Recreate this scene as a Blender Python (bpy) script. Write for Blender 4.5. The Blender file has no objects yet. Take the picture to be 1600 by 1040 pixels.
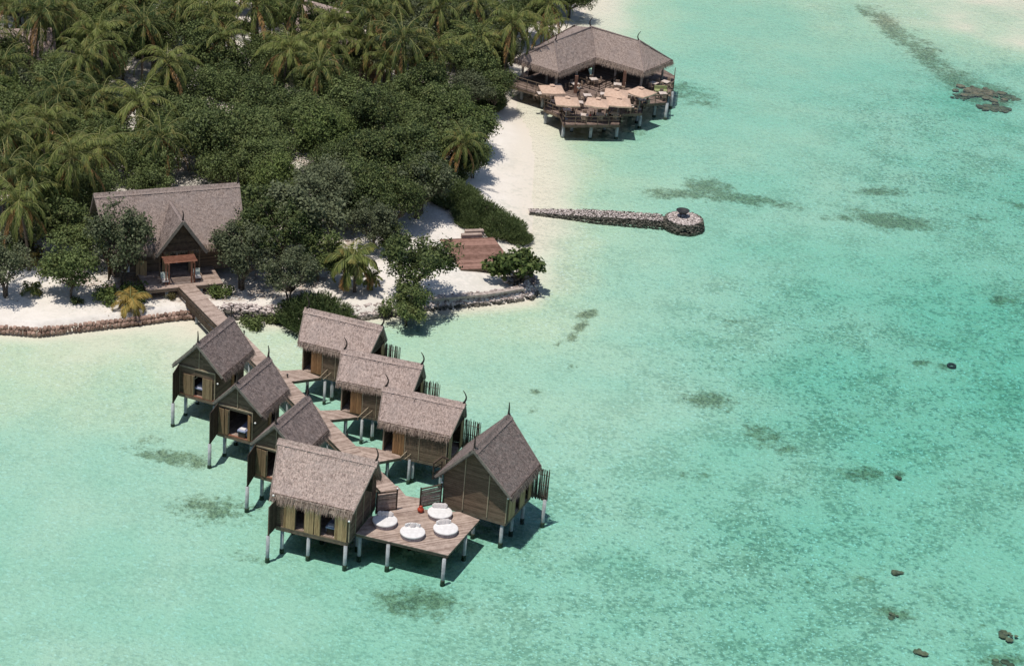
import bpy, math, random
import numpy as np
from math import sin, cos, pi, radians, sqrt, atan2
from mathutils import Vector, Matrix
random.seed(7); RNG = np.random.default_rng(7)
sc = bpy.context.scene
COL = sc.collection

# ------------------------------------------------------------------ camera
F_PX, PITCH, ROLL, CH = 3400.0, radians(26.0), radians(5.0), 92.0
fw = Vector((0, cos(PITCH), -sin(PITCH))); r0 = Vector((1, 0, 0)); u0 = r0.cross(fw)
rt = cos(ROLL)*r0 + sin(ROLL)*u0; up = -sin(ROLL)*r0 + cos(ROLL)*u0
CAM = Vector((0, 0, CH))
def at(px, py, z=0.0):
    """a point of the place, read off the photograph (1600x1040) at a known height"""
    d = fw + rt*((px-800)/F_PX) + up*((520-py)/F_PX)
    return CAM + d*((z-CH)/d.z)
cd = bpy.data.cameras.new('camera'); cam = bpy.data.objects.new('camera', cd); COL.objects.link(cam)
cd.sensor_width = 36; cd.sensor_fit = 'HORIZONTAL'; cd.lens = F_PX/1600*36; cd.clip_end = 3000; cd.clip_start = 1
cam.matrix_world = Matrix(((rt.x, up.x, -fw.x, 0), (rt.y, up.y, -fw.y, 0), (rt.z, up.z, -fw.z, CH), (0, 0, 0, 1)))
sc.camera = cam

# ------------------------------------------------------------------ light
w = bpy.data.worlds.new('World'); sc.world = w; w.use_nodes = True
nt = w.node_tree; bg = nt.nodes['Background']; sky = nt.nodes.new('ShaderNodeTexSky'); sky.sky_type = 'NISHITA'
sky.sun_disc = False; SE = radians(74); SV = Vector((-0.74, -0.67, 0)).normalized()
sky.sun_elevation = SE; sky.sun_rotation = atan2(SV.x, SV.y)
nt.links.new(sky.outputs[0], bg.inputs[0]); bg.inputs[1].default_value = 0.11
sl = bpy.data.lights.new('sun', 'SUN'); sl.energy = 4.1; sl.angle = radians(0.55); sl.color = (1, .94, .855)
so = bpy.data.objects.new('sun', sl); COL.objects.link(so)
sdir = Vector((SV.x*cos(SE), SV.y*cos(SE), sin(SE))); so.rotation_euler = sdir.to_track_quat('Z', 'Y').to_euler(); so.location = (0, 150, 120)
sc.view_settings.view_transform = 'Standard'; sc.view_settings.look = 'None'; sc.view_settings.exposure = -0.14; sc.view_settings.gamma = 1
sc.render.engine = 'CYCLES'; sc.cycles.max_bounces = 5; sc.cycles.transparent_max_bounces = 12; sc.cycles.caustics_reflective = False; sc.cycles.caustics_refractive = False

# ------------------------------------------------------------------ materials
def mat(name):
    m = bpy.data.materials.new(name); m.use_nodes = True
    return m, m.node_tree.nodes, m.node_tree.links, m.node_tree.nodes['Principled BSDF']
def mixc(N, L, f, a, b):
    x = N.new('ShaderNodeMix'); x.data_type = 'RGBA'
    for k, v in ((0, f), (6, a), (7, b)):
        if hasattr(v, 'is_output'): L.new(v, x.inputs[k])
        else: x.inputs[k].default_value = v if k == 0 else (*v, 1)
    return x.outputs[2]
def mth(N, L, op, a, b=0.0, c=None, clamp=False):
    x = N.new('ShaderNodeMath'); x.operation = op; x.use_clamp = clamp
    for k, v in ((0, a), (1, b), (2, c)):
        if v is None: continue
        if hasattr(v, 'is_output'): L.new(v, x.inputs[k])
        else: x.inputs[k].default_value = v
    return x.outputs[0]
def noise(N, L, scale, detail=4, coord='Object', stretch=None, rough=.6):
    t = N.new('ShaderNodeTexCoord'); n = N.new('ShaderNodeTexNoise'); n.inputs['Scale'].default_value = scale
    n.inputs['Detail'].default_value = detail; n.inputs['Roughness'].default_value = rough
    if coord == 'World':
        g = N.new('ShaderNodeNewGeometry'); src = g.outputs['Position']
    else: src = t.outputs[coord]
    if stretch:
        mp = N.new('ShaderNodeMapping'); mp.inputs['Scale'].default_value = stretch; L.new(src, mp.inputs[0]); src = mp.outputs[0]
    L.new(src, n.inputs['Vector']); return n.outputs['Fac']
def ramp(N, L, f, lo, hi):
    x = N.new('ShaderNodeMapRange'); x.inputs[1].default_value = lo; x.inputs[2].default_value = hi; x.interpolation_type = 'SMOOTHSTEP'
    L.new(f, x.inputs[0]); return x.outputs[0]
def bump(N, L, h, B, strength=.4, dist=.05):
    b = N.new('ShaderNodeBump'); b.inputs['Distance'].default_value = dist
    if hasattr(strength, 'is_output'): L.new(strength, b.inputs['Strength'])
    else: b.inputs['Strength'].default_value = strength
    L.new(h, b.inputs['Height']); L.new(b.outputs[0], B.inputs['Normal'])
def simple(name, ca, cb, scale=3, rough=.8, stretch=None, island=.35, bmp=.3, spec=.25, lo=.35, hi=.65, oi=0.0, detail=5):
    m, N, L, B = mat(name)
    n = noise(N, L, scale, detail, stretch=stretch); f = ramp(N, L, n, lo, hi)
    if island:
        g = N.new('ShaderNodeNewGeometry')
        f = mth(N, L, 'MULTIPLY_ADD', mth(N, L, 'SUBTRACT', g.outputs['Random Per Island'], .5), island*2, mth(N, L, 'MULTIPLY_ADD', f, 1-island, island*.5), clamp=True)
    if oi:
        o = N.new('ShaderNodeObjectInfo'); f = mth(N, L, 'MULTIPLY_ADD', mth(N, L, 'SUBTRACT', o.outputs['Random'], .5), oi*2, f, clamp=True)
    L.new(mixc(N, L, f, ca, cb), B.inputs['Base Color']); B.inputs['Roughness'].default_value = rough
    B.inputs['Specular IOR Level'].default_value = spec
    if bmp: bump(N, L, n, B, bmp)
    return m
M = {}
def thatchmat(name, a, b, c):
    m, N, L, B = mat(name)
    g = N.new('ShaderNodeNewGeometry')
    n1 = noise(N, L, 9, 5, rough=.75, stretch=(1, 1, .45)); n2 = noise(N, L, .7, 4); n3 = noise(N, L, 2.2, 5, stretch=(.5, .5, 3.5))
    f = ramp(N, L, n1, .36, .64)
    f = mth(N, L, 'MULTIPLY_ADD', g.outputs['Random Per Island'], .35, mth(N, L, 'MULTIPLY', f, .75), clamp=True)
    col = mixc(N, L, f, a, b); col = mixc(N, L, mth(N, L, 'MULTIPLY', ramp(N, L, n2, .42, .7), .55), col, c)
    col = mixc(N, L, mth(N, L, 'MULTIPLY', ramp(N, L, n3, .52, .72), .35), col, a)
    L.new(col, B.inputs['Base Color']); B.inputs['Roughness'].default_value = .95; B.inputs['Specular IOR Level'].default_value = .1
    bump(N, L, n1, B, .9, .08); return m
M['thatch'] = thatchmat('thatch', (.19, .14, .12), (.60, .475, .42), (.41, .335, .305))
M['thatch_mid'] = thatchmat('thatch_mid', (.14, .105, .09), (.43, .345, .305), (.29, .24, .22))
M['thatch_old'] = thatchmat('thatch_old', (.11, .085, .077), (.35, .28, .255), (.24, .205, .19))  # weathered grey, with some shade of slopes turned from the sun painted in
M['fringe'] = simple('thatch_fringe', (.14, .10, .08), (.46, .365, .30), 6, .95, island=.5, bmp=0, spec=.1)
M['fringe_old'] = simple('thatch_fringe_old', (.09, .07, .06), (.36, .29, .25), 6, .95, island=.5, bmp=0, spec=.1)
M['twine'] = simple('twine', (.05, .03, .02), (.09, .06, .045), 8, .9, bmp=0)
M['deck'] = simple('deck_wood', (.26, .19, .155), (.48, .375, .315), 2.5, .8, stretch=(1, 1, 1), island=.45)
M['deckside'] = simple('deck_side_wood', (.10, .075, .055), (.20, .15, .11), 3, .85)
M['wall'] = simple('wall_wood', (.105, .074, .05), (.215, .152, .105), 3.0, .85, stretch=(.6, .6, 4), island=.4)
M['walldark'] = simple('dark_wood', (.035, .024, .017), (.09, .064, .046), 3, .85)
M['shutter'] = simple('shutter_wood', (.23, .14, .07), (.50, .34, .18), 3, .75, stretch=(4, 4, .6), island=.45)
M['shutter_dark'] = simple('shaded_shutter_wood', (.15, .10, .055), (.30, .21, .125), 3, .75, stretch=(4, 4, .6), island=.45)  # shutter wood with the shade on the left huts put into its colour
M['door'] = simple('door_wood', (.20, .105, .05), (.37, .21, .10), 3, .75, stretch=(4, 4, .6), island=.45)
M['batten'] = simple('batten_wood', (.28, .22, .15), (.42, .34, .24), 4, .8)
M['rake'] = simple('rake_board', (.19, .155, .13), (.31, .26, .225), 5, .85)
M['redwood'] = simple('red_wood', (.19, .08, .05), (.33, .15, .10), 3, .75)
M['sticks'] = simple('stick_screen', (.055, .045, .035), (.17, .14, .11), 5, .9, island=.6)
M['stilt'] = simple('stilt_concrete', (.28, .30, .31), (.43, .455, .46), 2, .8, island=0)
M['algae'] = simple('algae_foot', (.03, .045, .03), (.07, .09, .06), 5, .95, island=0)
M['finial'] = simple('finial_wood', (.025, .02, .017), (.06, .048, .04), 5, .8)
M['white'] = simple('white_canvas', (.66, .64, .63), (.76, .74, .73), 3, .85, island=0, bmp=.1)
M['cushion'] = simple('cushion_cloth', (.56, .51, .49), (.70, .65, .63), 3, .9, island=.3, bmp=.1)
M['lilac'] = simple('mattress_side', (.44, .40, .44), (.56, .52, .56), 6, .9, island=0)
M['lamp'] = simple('lamp_glass', (.8, .8, .78), (.85, .85, .83), 3, .3, island=0, bmp=0)
M['redpot'] = simple('red_glaze', (.34, .04, .02), (.50, .08, .04), 5, .35, island=0)
M['umbrella'] = simple('tan_canvas', (.50, .345, .255), (.64, .46, .35), 3, .85, island=.2, bmp=.1)
M['leaf'] = None
M['metalroof'] = simple('metal_roof', (.32, .36, .42), (.48, .52, .58), 3, .5, island=.2)
M['concrete'] = simple('concrete_cap', (.30, .25, .22), (.46, .40, .36), 3, .9, island=0)
M['skin'] = simple('skin', (.30, .17, .10), (.42, .25, .16), 5, .6, island=0, bmp=0)
M['hair'] = simple('hair', (.02, .014, .01), (.05, .035, .025), 5, .7, island=0, bmp=0)
for n_, a_ in (('red', (.45, .05, .06)), ('blue', (.06, .09, .17)), ('grey', (.25, .25, .27)), ('cream', (.65, .60, .52)), ('black', (.03, .03, .035))):
    M['cloth_'+n_] = simple('cloth_'+n_, tuple(v*.8 for v in a_), tuple(min(1, v*1.15) for v in a_), 8, .9, island=0, bmp=0)
M['green_cloth'] = simple('green_cloth', (.24, .27, .12), (.34, .37, .18), 4, .9, island=.2)
M['sandbag'] = simple('sandbag', (.17, .105, .08), (.42, .285, .225), 3, .95, island=.5, detail=6, bmp=.6)
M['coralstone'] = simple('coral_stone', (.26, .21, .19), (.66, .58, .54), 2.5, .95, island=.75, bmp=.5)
M['darkstone'] = simple('dark_stone', (.04, .04, .032), (.16, .145, .12), 2.5, .9, island=.7, bmp=.5)  # darker stone for the jetty sides and core and the lower rubble
M['reefrock'] = simple('reef_rock', (.09, .07, .045), (.27, .20, .13), 2, .95, island=.3, bmp=.8)
M['bark'] = simple('bark', (.07, .055, .042), (.17, .14, .11), 4, .95, island=0)
M['palmbark'] = simple('palm_bark', (.09, .072, .056), (.20, .165, .13), 3, .95, stretch=(1, 1, 5), island=0)
M['iron'] = simple('dark_metal', (.02, .02, .022), (.05, .05, .05), 6, .5, island=0)
M['glass'] = simple('dark_glass', (.02, .03, .035), (.05, .07, .08), 2, .12, island=0, bmp=0, spec=.6)
def leafmat(name, a, b, c, oi=.25):
    m, N, L, B = mat(name); g = N.new('ShaderNodeNewGeometry'); o = N.new('ShaderNodeObjectInfo')
    n = noise(N, L, .9, 3)
    f = mth(N, L, 'MULTIPLY_ADD', mth(N, L, 'SUBTRACT', o.outputs['Random'], .5), oi*2, g.outputs['Random Per Island'], clamp=True)
    col = mixc(N, L, f, a, b); col = mixc(N, L, mth(N, L, 'MULTIPLY', ramp(N, L, n, .5, .75), .6), col, c)
    L.new(col, B.inputs['Base Color']); B.inputs['Roughness'].default_value = .55; B.inputs['Specular IOR Level'].default_value = .16
    tr = N.new('ShaderNodeBsdfTranslucent'); L.new(col, tr.inputs[0]); mx = N.new('ShaderNodeMixShader'); mx.inputs[0].default_value = .22
    L.new(B.outputs[0], mx.inputs[1]); L.new(tr.outputs[0], mx.inputs[2]); L.new(mx.outputs[0], N['Material Output'].inputs[0]); return m
M['leaf'] = leafmat('broad_leaf', (.020, .036, .012), (.175, .222, .078), (.235, .24, .09))
M['leafgray'] = leafmat('greyish_leaf', (.045, .058, .03), (.20, .225, .125), (.17, .19, .09))
M['leafbright'] = leafmat('bright_leaf', (.045, .072, .022), (.17, .22, .065), (.21, .23, .08))
M['leafyellow'] = leafmat('yellowing_leaf', (.09, .085, .035), (.22, .17, .07), (.12, .15, .06))
M['needle'] = leafmat('needle_leaf', (.05, .078, .028), (.155, .20, .075), (.19, .22, .09))
M['palm'] = leafmat('palm_leaf', (.026, .050, .014), (.19, .22, .06), (.36, .26, .08), .4)
M['palmdry'] = leafmat('dry_palm_leaf', (.22, .13, .055), (.52, .31, .13), (.36, .24, .10))
M['palmyoung'] = leafmat('yellow_palm_leaf', (.22, .17, .05), (.46, .32, .09), (.20, .22, .06))

# ------------------------------------------------------------------ mesh helpers
def V(*a): return Vector(a)
class MB:
    def __init__(s): s.v = []; s.f = []
    def add(s, vs, fs):
        o = len(s.v); s.v += [tuple(p) for p in vs]; s.f += [tuple(i+o for i in f) for f in fs]
    def box(s, c, sz, R=None):
        c = Vector(c); h = [x/2 for x in sz]; P = []
        for z in (-1, 1):
            for (x, y) in ((-1, -1), (1, -1), (1, 1), (-1, 1)):
                p = Vector((x*h[0], y*h[1], z*h[2])); P.append(c+(R@p if R else p))
        s.add(P, [(3, 2, 1, 0), (4, 5, 6, 7), (0, 1, 5, 4), (1, 2, 6, 5), (2, 3, 7, 6), (3, 0, 4, 7)]); return s
    def bar(s, a, b, wd, ht, upv=(0, 0, 1)):
        a = Vector(a); b = Vector(b); d = (b-a); l = d.length; d.normalize(); sd = d.cross(Vector(upv))
        if sd.length < 1e-4: sd = d.cross(Vector((0, 1, 0)))
        sd.normalize(); u = sd.cross(d); R = Matrix((d, sd, u)).transposed()
        return s.box((a+b)/2, (l, wd, ht), R)
    def tube(s, pts, rad, n=8, cap=True):
        pts = [Vector(p) for p in pts]
        if not hasattr(rad, '__len__'): rad = [rad]*len(pts)
        rings = []; ref = None
        for i, p in enumerate(pts):
            d = (pts[min(i+1, len(pts)-1)]-pts[max(i-1, 0)]).normalized()
            if ref is None: ref = d.orthogonal().normalized()
            ref = (ref-d*ref.dot(d)).normalized(); b = d.cross(ref)
            rings.append([p+(ref*cos(2*pi*k/n)+b*sin(2*pi*k/n))*rad[i] for k in range(n)])
        vs = [q for r in rings for q in r]; fs = []
        for i in range(len(pts)-1):
            for k in range(n): fs.append((i*n+k, i*n+(k+1) % n, (i+1)*n+(k+1) % n, (i+1)*n+k))
        if cap: fs += [tuple(range(n-1, -1, -1)), tuple((len(pts)-1)*n+k for k in range(n))]
        s.add(vs, fs); return s
    def prism(s, poly, o, ux, uy, nn, t):
        """2-D polygon in the frame (o, ux, uy), thickness t along nn"""
        o, ux, uy, nn = map(Vector, (o, ux, uy, nn)); k = len(poly)
        a = [o+ux*p[0]+uy*p[1] for p in poly]; b = [p+nn*t for p in a]
        fl = ux.cross(uy).dot(nn) > 0
        fs = [tuple(range(k-1, -1, -1)) if fl else tuple(range(k)), tuple(range(k, 2*k)) if fl else tuple(range(2*k-1, k-1, -1))]
        ar = sum(poly[i][0]*poly[(i+1) % k][1]-poly[(i+1) % k][0]*poly[i][1] for i in range(k))
        if ar < 0: fs = [tuple(reversed(f)) for f in fs]
        for i in range(k):
            j = (i+1) % k; q = (i, j, k+j, k+i); fs.append(q if (fl == (ar > 0)) else tuple(reversed(q)))
        s.add(a+b, fs); return s
    def lathe(s, prof, n=20, c=(0, 0, 0), jit=0):
        c = Vector(c); vs = []; fs = []
        for (r, z) in prof: vs += [c+V(r*cos(2*pi*k/n), r*sin(2*pi*k/n), z) for k in range(n)]
        for i in range(len(prof)-1):
            for k in range(n): fs.append((i*n+k, i*n+(k+1) % n, (i+1)*n+(k+1) % n, (i+1)*n+k))
        fs += [tuple(range(n-1, -1, -1)), tuple((len(prof)-1)*n+k for k in range(n))]
        s.add(vs, fs); return s
    def rock(s, c, r, flat=.7, rot=None):
        c = Vector(c); P = []
        for (x, y, z) in ((1, 0, 0), (.5, .87, 0), (-.5, .87, 0), (-1, 0, 0), (-.5, -.87, 0), (.5, -.87, 0)):
            for zz, k in ((-.55, .8), (.35, .95)):
                P.append(c+V(x*k*random.uniform(.75, 1.2), y*k*random.uniform(.75, 1.2), zz*flat*random.uniform(.8, 1.2))*r)
        P.append(c+V(random.uniform(-.2, .2), random.uniform(-.2, .2), flat*random.uniform(.7, 1))*r)
        fs = [tuple(2*k for k in range(5, -1, -1))]
        for k in range(6):
            j = (k+1) % 6; fs += [(2*k, 2*j, 2*j+1, 2*k+1), (2*k+1, 2*j+1, 12)]
        s.add(P, fs); return s
    def mesh(s, name):
        me = bpy.data.meshes.new(name); me.from_pydata(s.v, [], s.f); me.update(); return me
def obj(name, mb, m, parent=None, smooth=False):
    if name in ('batten', 'railing_bar', 'handrail') and isinstance(mb, MB) and len(mb.v) > 8 and len(mb.v) % 8 == 0:
        o = None
        for i in range(0, len(mb.v), 8):
            q = MB(); q.add(mb.v[i:i+8], [(3, 2, 1, 0), (4, 5, 6, 7), (0, 1, 5, 4), (1, 2, 6, 5), (2, 3, 7, 6), (3, 0, 4, 7)]); o = obj(name, q, m, parent)
        return o
    me = mb.mesh(name) if isinstance(mb, MB) else mb
    if m and not me.materials: me.materials.append(m)
    if smooth: me.polygons.foreach_set('use_smooth', [True]*len(me.polygons))
    o = bpy.data.objects.new(name, me); COL.objects.link(o)
    if parent: o.parent = parent
    return o
def tag(o, label, cat, group=None):
    o['label'] = label; o['category'] = cat
    if group: o['group'] = group
    return o
def thing(name, label, cat, loc=(0, 0, 0), rz=0, group=None):
    o = bpy.data.objects.new(name, None); COL.objects.link(o); o.location = loc; o.rotation_euler = (0, 0, rz)
    o.empty_display_size = .3
    return tag(o, label, cat, group)
def struct(o, kind='structure'):
    o['kind'] = kind; return o
def kids(o): return KID.get(o.name, [])
def copy_tree(o, loc, rz=0, label=None, group=None, scale=None, ch=None):
    r = o.copy(); COL.objects.link(r); r.location = loc; r.rotation_euler = (0, 0, rz)
    if scale: r.scale = (scale,)*3 if not hasattr(scale, '__len__') else scale
    if label: r['label'] = label
    if group: r['group'] = group
    def rec(a, b):
        for c in a.children:
            d = c.copy(); COL.objects.link(d); d.parent = b; rec(c, d)
    rec(o, r)
    return r
def clip(poly, a, b, c):
    """keep a*x+b*y<=c"""
    out = []
    for i in range(len(poly)):
        p, q = poly[i], poly[(i+1) % len(poly)]; dp = a*p[0]+b*p[1]-c; dq = a*q[0]+b*q[1]-c
        if dp <= 0: out.append(p)
        if (dp < 0 < dq) or (dq < 0 < dp):
            t = dp/(dp-dq); out.append((p[0]+(q[0]-p[0])*t, p[1]+(q[1]-p[1])*t))
    return out
def boards(mb, poly, o, ux, uy, nn, wd=.15, gap=.012, t=.04, ang=0.0, jit=.006):
    """boards whose long side runs at ang in the 2-D frame, cut to the polygon"""
    a, b = -sin(ang), cos(ang); pr = [p[0]*a+p[1]*b for p in poly]; k = min(pr)
    while k < max(pr):
        q = clip(clip(poly, a, b, k+wd-gap), -a, -b, -k)
        q = [q[i] for i in range(len(q)) if abs(q[i][0]-q[i-1][0])+abs(q[i][1]-q[i-1][1]) > 1e-5] if len(q) > 2 else q
        if len(q) > 2: mb.prism(q, Vector(o)+Vector(nn)*random.uniform(0, jit), ux, uy, nn, t)
        k += wd
    return mb
EX, EY, EZ = V(1, 0, 0), V(0, 1, 0), V(0, 0, 1)

# ------------------------------------------------------------------ thatch
def slope_sheet(mb, a, b, c, d, t=.28, nu=26, nv=12, rough=.035):
    """closed thatch slab: a-b along the ridge, d-c along the eave"""
    a, b, c, d = map(Vector, (a, b, c, d)); n = (b-a).cross(d-a).normalized()
    if n.z < 0: n = -n
    def P(i, j, top):
        u = i/nu; v = j/nv; p = (a*(1-u)+b*u)*(1-v)+(d*(1-u)+c*u)*v
        if top:
            e = 0 if i in (0, nu) else 1
            return p+n*random.uniform(-rough, rough)*e+V(0, 0, -.05*sin(pi*v))
        return p-n*t
    T = [P(i, j, 1) for j in range(nv+1) for i in range(nu+1)]; B = [P(i, j, 0) for j in range(nv+1) for i in range(nu+1)]
    K = len(T); I = lambda i, j: j*(nu+1)+i; fs = []
    for j in range(nv):
        for i in range(nu):
            fs.append((I(i, j), I(i, j+1), I(i+1, j+1), I(i+1, j))); fs.append((K+I(i, j), K+I(i+1, j), K+I(i+1, j+1), K+I(i, j+1)))
    for i in range(nu):
        fs.append((I(i, nv), K+I(i, nv), K+I(i+1, nv), I(i+1, nv))); fs.append((I(i, 0), I(i+1, 0), K+I(i+1, 0), K+I(i, 0)))
    for j in range(nv):
        fs.append((I(0, j), K+I(0, j), K+I(0, j+1), I(0, j+1))); fs.append((I(nu, j), I(nu, j+1), K+I(nu, j+1), K+I(nu, j)))
    mb.add(T+B, fs)
def tufts(mb, a, b, c, d, dens=34):
    """short straw ends lying on a slope"""
    a, b, c, d = map(Vector, (a, b, c, d)); n = (b-a).cross(d-a).normalized()
    if n.z < 0: n = -n
    ar = (b-a).length*(d-a).length; dn = ((d+c)/2-(a+b)/2).normalized()
    for _ in range(int(ar*dens)):
        u, v = random.random(), random.random()*.97; nc_ = max(2, int((d-a).length/.36)); v = (int(v*nc_)+random.random()*.3)/nc_ if random.random() < .6 else v; p = (a*(1-u)+b*u)*(1-v)+(d*(1-u)+c*u)*v+V(0, 0, -.05*sin(pi*v))
        q = dn*random.uniform(.16, .34)+n*random.uniform(.02, .06)+n.cross(dn)*random.uniform(-.06, .06)
        s_ = n.cross(dn)*random.uniform(.012, .03); mb.add([p-s_+n*.005, p+s_+n*.005, p+q+s_*.4, p+q-s_*.4], [(0, 1, 2, 3)])
def fringe(mb, a, b, out, ln=.75, dens=110, drop=.9):
    """ragged straw hanging from the eave a-b, out = horizontal outward direction"""
    a, b, out = Vector(a), Vector(b), Vector(out).normalized(); L_ = (b-a).length; ax = (b-a).normalized()
    for _ in range(int(L_*dens)):
        t = random.random(); p = a+(b-a)*t-out*random.uniform(-.02, .25)+V(0, 0, random.uniform(-.02, .2)); l = ln*random.uniform(.7, 1.06)
        q = p+(out*random.uniform(.25, .65)+V(0, 0, -drop)+ax*random.uniform(-.18, .18)).normalized()*l
        s_ = ax*random.uniform(.01, .024); mb.add([p-s_, p+s_, q+s_*.3, q-s_*.3], [(0, 1, 2, 3)])
    # the solid under-layer
    P = [a+V(0, 0, .1)-out*.12, b+V(0, 0, .1)-out*.12]; k = max(6, int(L_/.1)); vs = []
    for i in range(k+1):
        p = P[0]+(P[1]-P[0])*(i/k); l = ln*random.uniform(.62, .76)
        q = p+(out*.42+V(0, 0, -drop)).normalized()*l; vs += [p, q, p-out*.2, q-out*.12]
    fs = []
    for i in range(k):
        o = i*4; fs += [(o, o+1, o+5, o+4), (o+2, o+6, o+7, o+3), (o+1, o+3, o+7, o+5)]
    mb.add(vs, fs)
def finial(parent, base, lean, h=1.15):
    m = MB(); lean = Vector(lean); pts = []; rr = []
    for i in range(9):
        t = i/8; pts.append(Vector(base)+V(0, 0, h*t)+lean*(sin(t*pi*.95)*.22*h-.10*t*t*h)); rr.append(.085*(1-.75*t)+.012)
    obj('finial', m.tube(pts, rr, 7), M['finial'], parent, True)
def gable_roof(parent, L, Le, W, rise, ze, mt='thatch', mf='fringe', fr=.66, fin=(1, 1), dens=34, fside=(-1, 1)):
    mb = MB(); tf = MB(); zr = ze+rise
    for s in (-1, 1):
        a, b = V(-L/2, 0, zr), V(L/2, 0, zr); c, d = V(Le/2, s*W/2, ze), V(-Le/2, s*W/2, ze)
        slope_sheet(mb, a, b, c, d, nu=int(L*5), nv=int(W*3)); tufts(mb, a, b, c, d, dens)
    rf = obj('roof', mb, M[mt], parent)
    for s in (-1, 1):
        fm = MB(); tw = MB()
        e0, e1 = V(-Le/2, s*W/2, ze), V(Le/2, s*W/2, ze)
        fringe(fm, e0, e1, V(0, s, 0), fr)
        sl = V(0, s*W/2, -rise).normalized(); nn = V(0, s*rise, W/2).normalized()
        kk = int(Le/.35); tw.tube([e0+(e1-e0)*(q/kk)-sl*(.12+random.uniform(-.012, .012))+nn*.035 for q in range(kk+1)], .022, 5)
        obj('eave_fringe', fm, M[mf], rf); obj('stitching', tw, M['twine'], rf)
    rc = MB()
    for s in (-1, 1):
        sl = V(0, s*W/2, -rise).normalized(); nn = V(0, s*rise, W/2).normalized()
        p = [V(-L/2-.06, 0, zr+.09), V(L/2+.06, 0, zr+.09), V(L/2+.06, 0, zr+.02)+sl*.5+nn*.05, V(-L/2-.06, 0, zr+.02)+sl*.5+nn*.05]
        slope_sheet(rc, *p, t=.06, nu=int(L*5), nv=2, rough=.02); tufts(rc, *p, dens)
    obj('ridge_cap', rc, M[mt], rf)
    for e in (-1, 1):
        rk = MB()
        for s in (-1, 1):
            rk.bar(V(e*(L/2+.03), 0, zr-.12), V(e*(Le/2+.05), s*W/2, ze-.12), .07, .2, (0, s*rise, W/2))
        obj('rake_board', rk, M['rake'], rf)
    for k, e in enumerate((-1, 1)):
        if fin[k]: finial(rf, V(e*(L/2-.15), 0, zr-.02), V(e*fin[k], 0, 0))
    return rf
def panel(name, parent, p0, p1, z0, z1, m, t=.05, wd=.16, vertical=True, frame=None, label=None):
    """an upright boarded panel from p0 to p1 (xy)"""
    p0, p1 = V(*p0, 0), V(*p1, 0); ux = (p1-p0).normalized(); l = (p1-p0).length; nn = ux.cross(EZ)
    mb = boards(MB(), [(0, z0), (l, z0), (l, z1), (0, z1)], p0-nn*t/2, ux, EZ, nn, wd, .01, t, pi/2 if vertical else 0, .01)
    if frame:
        for (a, b) in (((0, z0), (0, z1)), ((l, z0), (l, z1)), ((0, z0), (l, z0)), ((0, z1), (l, z1))):
            mb.bar(p0+ux*a[0]+EZ*a[1], p0+ux*b[0]+EZ*b[1], frame, frame, nn)
    o = obj(name, mb, m, parent)
    if label: o['label'] = label
    return o
def stick_screen(parent, p0, p1, z0, z1):
    mb = MB(); p0, p1 = V(*p0, 0), V(*p1, 0); ux = (p1-p0).normalized(); l = (p1-p0).length; nn = ux.cross(EZ); k = int(l/.065)
    for i in range(k+1):
        t = i/k*l; j = random.uniform(-.05, .05)
        mb.tube([p0+ux*t+EZ*(z0+random.uniform(-.1, .1)), p0+ux*(t+j)+nn*random.uniform(-.03, .03)+EZ*(z0+z1)/2, p0+ux*(t+j*2)+EZ*(z1+random.uniform(-.1, .06)+(random.random() < .2)*.14)], [.04, .04, .032], 5)
    for z in (z0+.35, (z0+z1)/2, z1-.45): mb.bar(p0+nn*.05+EZ*z, p1+nn*.05+EZ*z, .03, .04)
    return obj('stick_screen', mb, M['sticks'], parent)
def stilt(parent, x, y, ztop, zb=-1.2, r=.15, m='stilt'):
    s = obj('stilt', MB().tube([(x, y, ztop), (x, y, zb)], r, 10), M[m], parent, True)
    obj('algae_collar', MB().tube([(x, y, .04), (x, y, -.06), (x, y, zb+.1)], [r+.008, r+.03, r+.05], 10), M['algae'], s, True)
    return s
FZ = 2.1   # floor height of the huts
def gable_wall(parent, x, y0, y1, zb, ze, rise, W, side, hole=None, m='wall', horiz=True):
    """boarded wall in the plane x, up to the roof line; hole=(ya,yb,za,zb)"""
    zr = ze+rise; top = lambda y: zr-abs(y)/(W/2)*rise-.32
    def region(ya, yb, za, full=True):
        pts = [(ya, za), (yb, za), (yb, top(yb))]
        if ya < 0 < yb: pts.append((0, top(0)))
        return pts+[(ya, top(ya))]
    nn = V(side, 0, 0); mb = MB(); o = V(x, 0, 0); A = 0 if horiz else pi/2
    if hole:
        ya, yb, za, zb_ = hole
        if ya-y0 > .03: boards(mb, region(y0, ya, zb), o, EY, EZ, nn, .17, .012, .05, A)
        if y1-yb > .03: boards(mb, region(yb, y1, zb), o, EY, EZ, nn, .17, .012, .05, A)
        boards(mb, region(ya, yb, zb_), o, EY, EZ, nn, .17, .012, .05, A)
    else: boards(mb, region(y0, y1, zb), o, EY, EZ, nn, .17, .012, .05, A)
    return obj('wall', mb, M[m], parent)
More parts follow.
